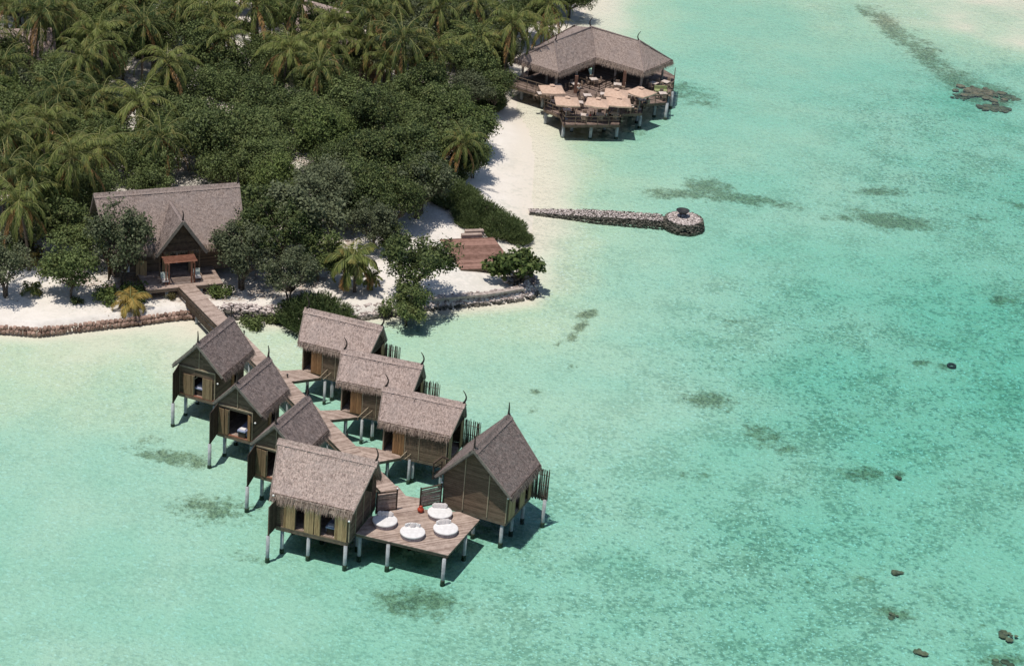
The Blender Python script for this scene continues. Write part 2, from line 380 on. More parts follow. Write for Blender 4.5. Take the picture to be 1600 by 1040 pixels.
def long_wall(parent, x0, x1, y, zb, zt, side, holes=(), m='wall', horiz=True):
    mb = MB(); xs = x0; nn = V(0, side, 0); A = 0 if horiz else pi/2
    for (a, b, za, zb_) in sorted(holes):
        if a-xs > .03: boards(mb, [(xs, zb), (a, zb), (a, zt), (xs, zt)], V(0, y, 0), EX, EZ, nn, .17, .012, .05, A)
        if zt-zb_ > .03: boards(mb, [(a, zb_), (b, zb_), (b, zt), (a, zt)], V(0, y, 0), EX, EZ, nn, .17, .012, .05, A)
        if za-zb > .03: boards(mb, [(a, zb), (b, zb), (b, za), (a, za)], V(0, y, 0), EX, EZ, nn, .17, .012, .05, A)
        xs = b
    if x1-xs > .03: boards(mb, [(xs, zb), (x1, zb), (x1, zt), (xs, zt)], V(0, y, 0), EX, EZ, nn, .17, .012, .05, A)
    return obj('wall', mb, M[m], parent)
def floor(parent, x0, x1, y0, y1, z=FZ):
    boards_ = boards(MB(), [(x0, y0), (x1, y0), (x1, y1), (x0, y1)], (0, 0, z-.06), EX, EY, EZ, .16, .01, .06, 0)
    f = obj('floor', boards_, M['deck'], parent); b = MB()
    for (p, q) in (((x0, y0), (x1, y0)), ((x0, y1), (x1, y1)), ((x0, y0), (x0, y1)), ((x1, y0), (x1, y1))):
        b.bar((*p, z-.2), (*q, z-.2), .12, .26)
    for k in range(1, 4): xx = x0+(x1-x0)*k/4; b.bar((xx, y0+.07, z-.22), (xx, y1-.07, z-.22), .1, .2)
    obj('floor_beam', b, M['deckside'], f); return f
def lampb(parent, p):
    obj('wall_lamp', MB().lathe([(.015, -.09), (.07, -.05), (.09, 0), (.07, .05), (.015, .09)], 10, p), M['lamp'], parent, True)
ZE = 4.8
HP = {'R1': (7.53, 6.66, 4.43, 2.38, -15.04, 174.16, -17.8), 'R2': (7.30, 6.70, 4.13, 2.19, -10.95, 167.45, -13.2), 'R3': (7.19, 6.25, 4.40, 2.27, -6.86, 160.97, -14.8),
      'F': (8.27, 6.81, 6.26, 3.18, -13.54, 148.63, -15.1), 'B': (6.92, 5.93, 6.70, 3.61, -.93, 153.17, 68.3), 'L1': (6.24, 5.71, 4.87, 2.71, -25.74, 168.75, 70.8),
      'L2': (5.88, 5.03, 4.60, 2.49, -21.46, 162.24, 70.4), 'L3': (5.87, 4.95, 4.66, 2.54, -17.35, 155.82, 70.3)}
def hut_base(k, label):
    L, Le, W, ri, x, y, yaw = HP[k]
    t = thing('overwater_hut', label, 'hut', (x, y, 0), radians(yaw), 'thatched huts on stilts over the lagoon')
    return t, L, Le, W, ri
def to_world(k, x, y, z):
    L, Le, W, ri, X, Y, yaw = HP[k]; a = radians(yaw); return V(X+x*cos(a)-y*sin(a), Y+x*sin(a)+y*cos(a), z)

# ---- the three huts of the right row
def hut_R(k, label, door_open):
    t, L, Le, W, ri = hut_base(k, label)
    gable_roof(t, L, Le, W, ri, ZE, fin=(-1, 1)); x0, x1, yn, yf = -Le/2+.45, Le/2-.15, -W/2+.12, W/2-.12; zt = ZE+.1
    floor(t, x0, x1, yn, yf)
    long_wall(t, x0+1.9, x1, yn, FZ, zt, -1, (), 'wall'); long_wall(t, x0, x1, yf, FZ, zt, 1)
    gable_wall(t, x0+.05, yn+.06, yf-.06, FZ, ZE, ri, W, -1)
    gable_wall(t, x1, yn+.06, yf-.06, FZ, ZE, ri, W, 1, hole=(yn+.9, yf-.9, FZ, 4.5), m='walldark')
    panel('door', t, (x0+.85, yn-.05), (x0+1.35, yn-.05), FZ, zt-.25, M['door']); panel('door', t, (x0+1.38, yn-.07), (x0+1.88, yn-.07), FZ, zt-.25, M['door'])
    o = MB(); o.bar((x0+.02, yn, FZ), (x0+.02, yn, zt), .1, .1, (0, 1, 0)); o.bar((x0+1.94, yn-.04, FZ), (x0+1.94, yn-.04, zt), .07, .07, (0, 1, 0)); o.bar((x0+3.2, yn-.07, FZ-.1), (x0+3.2, yn-.07, zt), .06, .06, (0, 1, 0)); o.bar((x1-.05, yn-.07, FZ-.1), (x1-.05, yn-.07, zt), .06, .06, (0, 1, 0))
    obj('batten', o, M['batten'], t)
    # near gable shutters, folded open beside the sea opening
    for (a, b) in ((yn+.08, yn+.5), (yn+.53, yn+.88), (yf-.88, yf-.1)): panel('shutter', t, (x1+.08, a), (x1+.08, b), FZ, 4.55, M['shutter'])
    stick_screen(t, (x1+.05, yf-.1), (x1+1.55, yf-.1), FZ-.3, 4.45)
    for (x, y) in ((x0+.4, yn+.35), (0, yn+.2), (x1-.5, yn+.35), (x0+.4, yf-.4), (x1-.5, yf-.4), (x1+1.3, yf-.2)): stilt(t, x, y, FZ-.3 if x < x1 else FZ)
    return t
hut_R('R1', 'farthest thatched hut of the right-hand row, its corner nearest the dark green bush on shore', 0)
hut_R('R2', 'middle thatched hut of the right-hand row, between two that look the same', 0)
hut_R('R3', 'nearest thatched hut of the right-hand row, just behind the corner hut', 1)

# ---- the three huts of the left row
def hut_L(k, label, ow):
    t, L, Le, W, ri = hut_base(k, label)
    gable_roof(t, L, Le, W, ri, ZE, 'thatch_old', 'fringe_old', fin=(-.2, .6)); x0, x1 = -2.65 if k == 'L1' else -2.55, Le/2-.25; yr, yl = -W/2+.85, W/2-.5
    floor(t, x0, x1, yr, yl)
    h = ow
    wl = gable_wall(t, x0+.12, yr, yl, FZ, ZE, ri, W, -1, hole=(h[0], h[1], FZ, h[2]))
    long_wall(t, x0+.15, x1, yr, FZ, ZE+.3, -1, ((.7, 1.5, FZ, 4.3),), 'wall', True); long_wall(t, x0+.15, x1, yl, FZ, ZE+.3, 1)
    gable_wall(t, x1, yr, yl, FZ, ZE, ri, W, 1)
    # sill, header and battens of the open sea side
    f = MB(); f.bar((x0+.02, yr-.1, FZ-.02), (x0+.02, yl+.1, FZ-.02), .16, .14); obj('sill', f, M['redwood'], t)
    f = MB(); f.bar((x0+.02, yr, ZE-.05), (x0+.02, yl, ZE-.05), .08, .13); f.bar((x0+.02, 0, ZE), (x0+.02, 0, ZE+ri-.5), .06, .06, (1, 0, 0))
    for y in (yr+.03, yl-.03, h[0]-.04, h[1]+.04): f.bar((x0+.02, y, FZ), (x0+.02, y, h[2] if h[0]-.1 < y < h[1]+.1 else ZE-.1), .07, .07, (1, 0, 0))
    obj('batten', f, M['batten'], t)
    for (y0, y1, dx) in h[3]: panel('shutter', t, (x0-.06-dx, y0), (x0-.06, y1), FZ+.06, h[2]+.05, M['shutter_dark'] if k != 'L2' or y0 > 0 else M['door'])
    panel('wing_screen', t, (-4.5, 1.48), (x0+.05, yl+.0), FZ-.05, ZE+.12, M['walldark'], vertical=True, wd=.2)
    f = MB(); f.bar((-4.52, 1.48, FZ-.1), (-4.52, 1.48, ZE+.12), .07, .07, (1, 0, 0)); f.bar((-4.52, 1.5, FZ-.1), (x0, yl+.05, FZ-.1), .1, .12); obj('screen_post', f, M['walldark'], t)
    panel('door', t, (.68, yr-.1), (.2, yr-.12), FZ, 4.25, M['door'])
    for (x, y) in ((x0+.35, yl-.5), (x0+.35, yr+.2), (0, yl-.4), (0, yr+.2), (x1-.3, yl-.3), (x1-.3, yr+.2)): stilt(t, x, y, FZ-.3)
    stilt(t, -4.55, 1.45, FZ-.1)
    lampb(t, (x0, yr-.25, 3.9))
    return t
hut_L('L1', 'farthest grey thatched hut of the left-hand row, beside the upper walkway near the beach', (-.35, .45, 4.05, ((-1.35, -.42, 0), (.5, 1.45, 0))))
hut_L('L2', 'middle grey thatched hut of the left-hand row, its opening showing a bluish treatment bed', (-1.0, .75, 4.45, ((-1.35, -1.05, .15), (.8, 1.1, .05), (1.15, 1.7, .1))))
hut_L('L3', 'nearest grey thatched hut of the left-hand row, partly hidden by the big roof', (-1.1, .75, 4.5, ((.8, 1.25, .1), (1.3, 1.7, 0))))

# ---- the big front hut
def hut_F():
    t, L, Le, W, ri = hut_base('F', 'big front left hut with broad pinkish thatch and a row of open shutters')
    gable_roof(t, L, Le, W, ri, ZE, fin=(0, .7), fr=.85); x0, x1, yn, yf = -2.85, 3.1, -3.2, 2.9; zt = ZE-.1
    floor(t, x0, x1, yn, yf)
    op = [(-1.25, -.55, FZ, 4.35), (.85, 2.0, FZ, 4.4)]
    long_wall(t, x0, x1, yn+.1, FZ, zt, -1, op, 'wall', False); long_wall(t, x0, x1, yf, FZ, zt, 1)
    gable_wall(t, x0, yn+.1, yf, FZ, ZE, ri, W, -1); gable_wall(t, x1, yn+.1, yf, FZ, ZE, ri, W, 1)
    for (a, b, m) in ((-2.25, -1.28, 'shutter'), (-.52, .28, 'shutter'), (.34, .82, 'batten'), (2.03, 3.05, 'shutter')):
        panel('shutter', t, (a, yn-.02), (b, yn-.06), FZ+.02, 4.35, M[m] if m == 'shutter' else M['shutter'], wd=.19)
    f = MB(); f.bar((x0, yn+.02, FZ-.02), (x1, yn+.02, FZ-.02), .18, .14); obj('sill', f, M['deckside'], t)
    f = MB()
    for y in (-1.7, 0, 1.6): f.bar((x1+.09, y, FZ), (x1+.09, y, ZE+ri*(1-abs(y)/(W/2))-.4), .06, .06, (1, 0, 0))
    f.bar((x1+.09, yn+.1, FZ), (x1+.09, yn+.1, ZE-.3), .09, .09, (1, 0, 0)); obj('batten', f, M['batten'], t)
    panel('wing_screen', t, (x0-.05, yn-1.5), (x0-.0, yn), FZ-.1, ZE-.2, M['walldark'], wd=.2)
    f = MB(); f.bar((x0-.05, yn-1.5, FZ-.1), (x0-.05, yn-1.5, ZE-.2), .08, .08, (1, 0, 0)); obj('screen_post', f, M['wall'], t)
    f = MB(); f.bar((x1+.5, -.1, ZE+.5), (x1+.5, -.1, 6.9), .07, .5, (1, 0, 0)); f.bar((x1+.12, -.1, ZE+.45), (x1+.75, -.1, ZE+.45), .1, .1); obj('gable_brace', f, M['walldark'], t)
    for (x, y) in ((3.0, -3.2), (-.14, -3.1), (-2.9, -4.7), (-2.4, -3.0), (x0+.2, 0), (0, -.4), (2.9, -.2), (x0+.2, 2.6), (0, 2.6), (2.9, 2.6)): stilt(t, x, y, FZ-.3 if y > -4 else FZ-.1)
    lampb(t, (x1+.2, yn-.35, 4.25)); lampb(t, (x0-.25, yn-.2, 4.9))
hut_F()
# ---- the corner hut with the boarded gable
def hut_B():
    t, L, Le, W, ri = hut_base('B', 'right corner hut with a wide boarded gable with two pale battens beside the sun deck')
    gable_roof(t, L, Le, W, ri, ZE, 'thatch_old', 'fringe_old', fin=(.05, .2), fside=(-1,)); x0, x1, yr, yl = -2.45, 2.5, -2.85, 2.75; zt = ZE+.2
    floor(t, x0, x1, yr, yl)
    gable_wall(t, x0, yr, yl, FZ-.15, ZE, ri, W, -1); gable_wall(t, x1, yr, yl, FZ, ZE, ri, W, 1)
    long_wall(t, x0, x1, yr, FZ, zt, -1, ((-.9, .0, FZ, 4.3), (1.1, 1.8, FZ, 4.3)), 'wall', False); long_wall(t, x0, x1, yl, FZ, zt, 1)
    f = MB()
    for y in (.95, -1.2): f.bar((x0-.09, y, FZ), (x0-.09, y, ZE+ri*(1-abs(y)/(W/2))-.4), .08, .06, (1, 0, 0))
    f.bar((x0-.04, yr+.02, FZ-.1), (x0-.04, yr+.02, ZE), .08, .08, (1, 0, 0)); obj('batten', f, M['batten'], t)
    for (a, b) in ((-2.3, -1.5), (-1.45, -.95), (.05, .6), (.62, 1.05), (1.82, 2.35)): panel('shutter', t, (a, yr-.09), (b, yr-.09), FZ, 4.45, M['shutter'])
    stick_screen(t, (x1, yr-.05), (x1+.05, yr-1.5), FZ-.1, 4.8)
    for (x, y) in ((-2.3, -2.5), (1.6, -4.2), (-.2, -2.5), (2.1, -2.5), (-2.2, 0), (2.1, 0), (-2.2, 2.4), (0, 2.4), (2.1, 2.4)): stilt(t, x if y > -4 else 2.4, y, FZ-.3 if y > -4 else FZ)
    lampb(t, (x0-.15, yr-.1, 4.4)); lampb(t, (x0-.15, yl+.25, 4.3))
hut_B()
# treatment beds inside the open huts
def treatment_bed(k, x, y, rz, label, m='cloth_blue'):
    p = to_world(k, x, y, FZ+.002); t = thing('treatment_bed', label, 'bed', p, radians(HP[k][6])+rz, 'treatment beds inside the huts')
    obj('frame', MB().box((0, 0, .32), (1.7, .62, .6)), M['walldark'], t)
    f = MB(); f.box((0, 0, .68), (1.85, .75, .12)); f.box((0, .39, .45), (1.5, .03, .5)); f.box((0, -.39, .45), (1.5, .03, .5)); obj('sheet', f, M['bedblue'], t)
    obj('towel', MB().box((-.6, 0, .78), (.4, .5, .08)), M['white'], t)
M['bedblue'] = simple('blue_sheet', (.25, .28, .42), (.4, .42, .56), 4, .9, island=0)
treatment_bed('L1', -1.5, 0.15, 0, 'treatment bed draped in pale cloth inside the farthest left-row hut')
treatment_bed('L2', -1.7, -.45, 0, 'bluish draped treatment bed seen through the opening of the middle left-row hut')
treatment_bed('L3', -1.2, -.5, 0, 'shaded treatment bed inside the nearest left-row hut')
treatment_bed('F', 1.5, -1.9, pi/2, 'treatment bed with patterned dark cloth inside the big front hut')

# ------------------------------------------------------------------ walkway, landings, sun deck
def poly_deck(parent, name, pts, z, ang, m='deck', fascia=True, wd=.15):
    P = [(p.x, p.y) for p in pts]
    o = obj(name, boards(MB(), P, (0, 0, z-.05), EX, EY, EZ, wd, .007, .05, ang, .004), M[m], parent)
    if fascia:
        b = MB(); k = len(P); c = sum((V(*p, 0) for p in P), V(0, 0, 0))/k
        for i in range(k):
            p, q = V(*P[i], 0), V(*P[(i+1) % k], 0); n = EZ.cross(q-p).normalized(); n = n if n.dot(c-p) > 0 else -n
            b.bar(p+n*.09+EZ*(z-.18), q+n*.09+EZ*(z-.18), .07, .24)
        obj('edge_beam', b, M['deckside'], o)
    return o
wk = thing('walkway', 'long weathered timber walkway on piles from the beach house down to the sun deck', 'walkway', (0, 0, 0))
A0 = at(339, 480, 2.2); A1 = at(622, 762, 2.2); dw = (A1-A0).normalized(); nw = V(-dw.y, dw.x, 0); nw = nw if nw.x < 0 else -nw; WW = 1.55
S0 = at(303, 443, 2.2); S0 = A0+dw*(S0-A0).dot(dw); E1 = A1
P_ = [S0, E1, E1+nw*WW, S0+nw*WW]; aw = atan2(dw.y, dw.x)
poly_deck(wk, 'planking', P_, 2.2, aw+pi/2)
def landing(pts, z=2.19, ang=0):
    return poly_deck(wk, 'landing', [at(*p, z) for p in pts], z, ang)
landing([(438, 579), (470, 577), (503, 589.5), (454, 596)], ang=aw+radians(40)); landing([(500, 641), (530, 640), (561, 651), (514, 656)], ang=aw+radians(40))
landing([(550, 696), (586, 699), (624, 711), (628, 714.5), (592, 721), (571, 716)], ang=aw+radians(40))
for k in ('L1', 'L2', 'L3'):
    yr = -HP[k][2]/2+.85; c = to_world(k, 1.2, yr, 2.2); e = A0+dw*(c-A0).dot(dw)+nw*(WW+.03)
    h1, h2 = to_world(k, .5, yr-.1, 2.2), to_world(k, 2.0, yr-.1, 2.2)
    e1, e2 = A0+dw*((h1-A0).dot(dw))+nw*(WW+.02), A0+dw*((h2-A0).dot(dw))+nw*(WW+.02)
    poly_deck(wk, 'landing', [h1, e1, e2, h2] if (e1-e2).length > .2 else [h1, e, h2], 2.185, aw+pi/2)
Lw = (E1-S0).length; sb = MB()
for s_ in (0, 1): 
    o_ = nw*(WW*s_+(.0 if s_ else 0)); sb.bar(S0+o_+EZ*-.42, A1+o_+EZ*-.42, .06, .14)
obj('side_beam', sb, M['deckside'], wk)
sk = MB(); q0, q1 = S0+nw*(WW+.05), S0+dw*13.5+nw*(WW+.05)
sk.bar(q0+EZ*-.5, q1+EZ*-.35, .06, .35); sk.bar(S0+dw*2+nw*(WW+.05)-EZ*.95, S0+dw*12+nw*(WW+.05)-EZ*1.15, .08, .5); obj('side_board', sk, M['walldark'], wk)
for i in range(1, 11):
    for s_ in (.2, WW-.2):
        p = S0+dw*(Lw*(i/10.5))+nw*s_; stilt(wk, p.x, p.y, 2.0, -1.2, .13)
for px, py in ((640, 717), (566, 655), (508, 595), (606, 716), (540, 653)):
    p = at(px, py-3, 2.2); stilt(wk, p.x, p.y, 1.95, -1.2, .12)
hr = MB()
for (a, b) in (((559, 652), (578, 634)), ((499, 590), (517, 572)), ((626, 714), (647, 694))):
    p, q = at(*a, 2.25), at(*b, 3.0); q = Vector((q.x, q.y, 3.0))
    hr.bar(p, q, .06, .06); hr.bar(p+V(.35, -.1, -.1), q+V(.35, -.1, -.25), .05, .05)
obj('handrail', hr, M['batten'], wk)
for px, py in ((401, 552), (451, 500), (414, 540)):
    p = at(px, py, 2.3); 
bl = MB()
for t_ in (.28, .5, .78, .9):
    p = S0+dw*(Lw*t_)-nw*.0; bl.lathe([(.05, 0), (.05, .22), (.09, .24), (.09, .34), (.03, .38)], 8, (p.x, p.y, 2.2))
obj('edge_light', bl, M['iron'], wk)
sd = thing('sun_deck', 'square timber sun deck on white piles carrying the four round daybeds', 'deck', (0, 0, 0))
dk = [at(*p, 2.2) for p in ((556, 833), (700, 867), (749.5, 811.5), (718, 799), (656, 795), (617, 802), (578, 806))]
ad = atan2(*(lambda v: (v.y, v.x))(at(700, 867, 2.2)-at(556, 833, 2.2)))
bd = at(654, 796, 2.2)-at(619, 801.4, 2.2); poly_deck(sd, 'planking', dk, 2.2, atan2(bd.y, bd.x), wd=.16)
up_ = [at(*p, 2.26) for p in ((621, 758), (634, 774), (657, 778), (655, 795.5), (617, 801.5), (586, 798), (590, 770))]
poly_deck(sd, 'upper_step', up_, 2.26, atan2(bd.y, bd.x))
for px, py in ((691.6, 906), (604.6, 883.5), (561, 868), (724.9, 867), (640, 850), (700, 838), (654, 815)):
    p = at(px, py, 0); stilt(sd, p.x, p.y, 1.95)
def slat_screen(label, p0, p1, z0=2.26, h=1.75):
    p0, p1 = Vector(p0), Vector(p1); ux = (p1-p0); l = ux.length; rz = atan2(ux.y, ux.x)
    t = thing('privacy_screen', label, 'screen', (p0.x, p0.y, z0), rz, 'slatted screens on the deck')
    f = MB()
    for x in (0, l): f.bar((x, 0, 0), (x, 0, h+.12), .1, .1, (0, 1, 0))
    f.bar((0, 0, h), (l, 0, h), .14, .07); f.bar((0, 0, .08), (l, 0, .08), .06, .08); obj('frame', f, M['walldark'], t)
    s_ = MB(); k = 12
    for i in range(k): s_.bar((.06, random.uniform(-.02, .02), .2+(h-.3)*i/k), (l-.06, 0, .2+(h-.3)*i/k+random.uniform(-.02, .02)), .04, .095)
    obj('slats', s_, M['screenslat'], t)
    lampb(t, (l, 0, h+.22)); return t
M['screenslat'] = simple('screen_slat', (.22, .155, .12), (.46, .34, .28), 4, .85)
def at_xy(px, py, z): p = at(px, py, z); return p
slat_screen('slatted timber screen on the deck against the big front hut', at(588, 800, 2.26), at(619, 796, 2.26))
slat_screen('slatted timber screen on the deck against the corner hut with the boarded gable', at(656, 793, 2.26), at(688, 786, 2.26))
# small gate rail behind the second screen
t = thing('gate_rail', 'small dark gate frame with a sloping handrail behind the corner hut', 'railing', (0, 0, 0)); f = MB()
g = [at(676, 748, 2.2), at(672, 752, 2.2), at(689, 746, 2.2), at(699, 750, 2.2)]
for p in (g[0], g[2], g[3]): f.bar(p, p+EZ*1.5, .12, .12, (0, 1, 0))
f.bar(g[0]+EZ*1.5, g[2]+EZ*2.0, .16, .1); f.bar(g[2]+EZ*2.0, g[3]+EZ*1.95, .16, .1)
for z in (.5, 1.0): f.bar(g[0]+EZ*z, g[2]+EZ*(z+.3), .05, .08)
obj('gate_frame', f, M['walldark'], t)
# daybeds
def daybed(px, py, label, dirv, cush):
    p = at(px, py, 2.2+.42); p.z = 2.2; t = thing('round_daybed', label, 'daybed', p, 0, 'round white daybeds on the sun deck')
    obj('base', MB().lathe([(.9, 0), (.94, .02), (.98, .27), (.96, .29)], 32), M['wickerbase'], t, False)
    obj('mattress', MB().lathe([(.9, .29), (.985, .30), (1.0, .33), (1.0, .38), (.985, .42), (.93, .44)], 40), M['white'], t, False)
    d = Vector(dirv).normalized(); s_ = V(-d.y, d.x, 0)
    b = MB()
    for i in range(9):
        a = (i-4)*.17; q = (d*cos(a)+s_*sin(a))*.82; b.box((q.x, q.y, .56), (.15, .17, .26), Matrix.Rotation(atan2(q.y, q.x), 3, 'Z'))
    obj('bolster', b, M['white'], t, False)
    for i, (off, tilt) in enumerate(cush):
        q = d*.60+s_*off
        c = MB(); c.lathe([(.06, -.085), (.2, -.06), (.235, 0), (.2, .06), (.06, .085)], 8)
        o = obj('cushion', c, M['cushion']); o.location = (p.x+q.x, p.y+q.y, p.z+.62); o.rotation_euler = (pi/2-.3, tilt, atan2(d.y, d.x)-pi/2+off*.5); o.scale = (1, 1, 1)
        CUSH.append((o, label))
    return t
CUSH = []
M['wickerbase'] = simple('wicker_base', (.27, .235, .25), (.40, .355, .37), 9, .9, island=0)
bk = (at(601, 790, 2.6)-at(601, 820, 2.6))
daybed(601.5, 811.5, 'round daybed beside the big front hut, one edge in its shade', bk+V(.2, 0, 0), ((-.36, 0), (-.08, .1), (.2, -.1), (.45, .1)))
daybed(644.8, 829.5, 'round daybed nearest the front edge of the deck, with one pointed cushion', bk, ((0, .78),))
daybed(687.5, 798.8, 'round daybed next to the slatted screen and the red pot', bk, ((-.38, .1), (-.12, -.05), (.14, .1), (.38, -.1)))
daybed(696.5, 824, 'round daybed nearest the right edge of the deck', bk+V(-.8, 0, 0), ((-.3, .3), (0, 0), (.28, .2)))
_n = {}
POSW = {0: 'leftmost', 1: 'second', 2: 'third', 3: 'rightmost'}
for o, lb in CUSH:
    k = _n.get(lb, 0); _n[lb] = k+1; tot = sum(1 for _, l2 in CUSH if l2 == lb)
    who = {'b': 0}; short = {'beside the big': 'the daybed beside the big front hut', 'nearest the front': 'the daybed nearest the front deck edge', 'next to the slatted': 'the daybed next to the slatted screen', 'nearest the right': 'the daybed nearest the right deck edge'}
    s_ = [v for kk, v in short.items() if kk in lb][0]
    # offsets grow to the picture's left, so the first is the rightmost
    pos = 'single pointed' if tot == 1 else ('leftmost' if k == tot-1 else 'rightmost' if k == 0 else ('second from right' if k == 1 and tot > 3 else 'third from right' if k == 2 else 'middle'))
    tag(o, f'{pos} pale cushion at the head of {s_}', 'cushion', 'pale cushions on the daybeds')
p = at(657, 799.5, 2.2); t = thing('lantern_pot', 'round red glazed pot on the deck at the foot of the slatted screen', 'pot', p)
obj('body', MB().lathe([(.12, 0), (.2, .06), (.27, .2), (.26, .32), (.16, .44), (.12, .47), (.15, .5)], 18), M['redpot'], t, True); obj('lid', MB().lathe([(.16, .5), (.12, .55), (.03, .6)], 14), M['redpot'], t, True)

# ------------------------------------------------------------------ ground, seabed and water
LAND_PX = [(-400, 535, 0), (-60, 524, 0), (0, 518, 0), (60, 521, 0), (130, 513, 0), (205, 506, 0), (262, 497, 0), (318, 494, 0), (345, 500, 1), (372, 498, 1), (440, 503, 1), (500, 506, 1), (560, 500, 1),
           (612, 494, 1), (690, 483, 1), (760, 477, 1), (822, 469, 1), (833, 458, 1), (828, 447, 0), (812, 425, 2), (806, 400, 2), (826, 382, 2), (830, 350, 2), (832, 300, 2), (834, 250, 2), (826, 205, 2), (805, 172, 2), (812, 140, 2), (838, 110, 2), (880, 60, 2),
           (902, 30, 2), (930, 0, 2), (965, -60, 2), (980, -140, 2), (700, -420, 2), (-900, -420, 2)]
LW = np.array([[*at(x, y, 0)[:2]] for x, y, _ in LAND_PX]); LT = [k for _, _, k in LAND_PX]
def land_dist(X, Y):
    """distance to each kind of shore stretch, inside flag"""
    best = [np.full(X.shape, 1e3) for _ in range(3)]; ins = np.zeros(X.shape, bool); n = len(LW)
    for i in range(n):
        a, b = LW[i], LW[(i+1) % n]; d = b-a; t = np.clip(((X-a[0])*d[0]+(Y-a[1])*d[1])/(d@d), 0, 1)
        r = np.hypot(X-a[0]-t*d[0], Y-a[1]-t*d[1]); best[LT[i]] = np.minimum(best[LT[i]], r)
        ins ^= ((a[1] > Y) != (b[1] > Y)) & (X < (b[0]-a[0])*(Y-a[1])/(b[1]-a[1]+1e-12)+a[0])
    return best, ins
DP = [(0, 560, .13), (0, 620, .3), (0, 700, .5), (0, 850, .6), (0, 1030, .58), (150, 540, .08), (300, 520, .03), (300, 560, .13), (200, 620, .35), (200, 720, .55), (200, 900, .62), (400, 520, .12), (440, 540, .2), (400, 1000, .65),
      (520, 640, .5), (600, 560, .32), (700, 520, .3), (600, 700, .58), (600, 900, .75), (600, 1030, .7), (800, 500, .3), (850, 480, .25), (800, 600, .4), (900, 600, .45), (900, 700, .52), (900, 800, .65), (800, 850, .75), (900, 1000, .75),
      (1000, 600, .5), (1000, 450, .45), (900, 400, .35), (860, 360, .2), (850, 300, .1), (855, 240, .1), (900, 260, .3), (900, 300, .34), (950, 300, .4), (1000, 250, .45), (1000, 200, .5), (862, 200, .12), (900, 215, .28), (950, 220, .38), (1050, 150, .55),
      (1100, 100, .5), (1100, 200, .5), (1100, 30, .42), (1000, 20, .25), (950, 20, .1), (920, 60, .15), (1200, 20, .4), (1300, 10, .3), (1400, 15, .16), (1500, 30, .08), (1600, 60, .06), (1600, 0, .06), (1500, -20, .04), (1450, 60, .3),
      (1550, 90, .3), (1600, 120, .5), (1500, 150, .7), (1400, 120, .55), (1300, 200, .5), (1500, 250, .6), (1600, 300, .75), (1200, 300, .55), (1200, 400, .62), (1100, 500, .6), (1300, 450, .75), (1300, 600, .9), (1500, 500, .95),
      (1600, 600, 1.0), (1400, 700, .95), (1200, 700, .75), (1100, 800, .8), (1300, 850, .9), (1500, 850, .85), (1600, 1000, .85), (1200, 1000, .85), (1000, 900, .8), (1100, 340, .5), (800, 160, .12), (900, 170, .25)]
RF = [(1250, 500, 1), (1150, 550, .8), (1300, 650, 1), (1200, 850, 1), (1050, 950, .85), (950, 880, .6), (1500, 300, 1), (1450, 200, .8), (1500, 450, .7), (1550, 600, .9), (1400, 1000, .8), (900, 600, .08), (1000, 500, .1), (1000, 300, .08),
      (1200, 200, .1), (1300, 100, .1), (1250, 380, .3), (600, 600, 0), (100, 800, .1), (400, 950, .15), (700, 980, .4), (850, 950, .65), (1100, 720, .45), (1350, 560, .9), (1580, 900, .5), (0, 560, .05), (400, 520, .1), (1000, 20, 0), (1500, 30, .1), (1050, 400, .1), (1000, 640, .25),
      (1400, 860, .8), (1600, 450, .9), (250, 650, .15), (700, 520, .05), (1150, 470, .5), (1100, 620, .6), (850, 200, 0), (1400, 380, .4), (1600, 150, .5)]
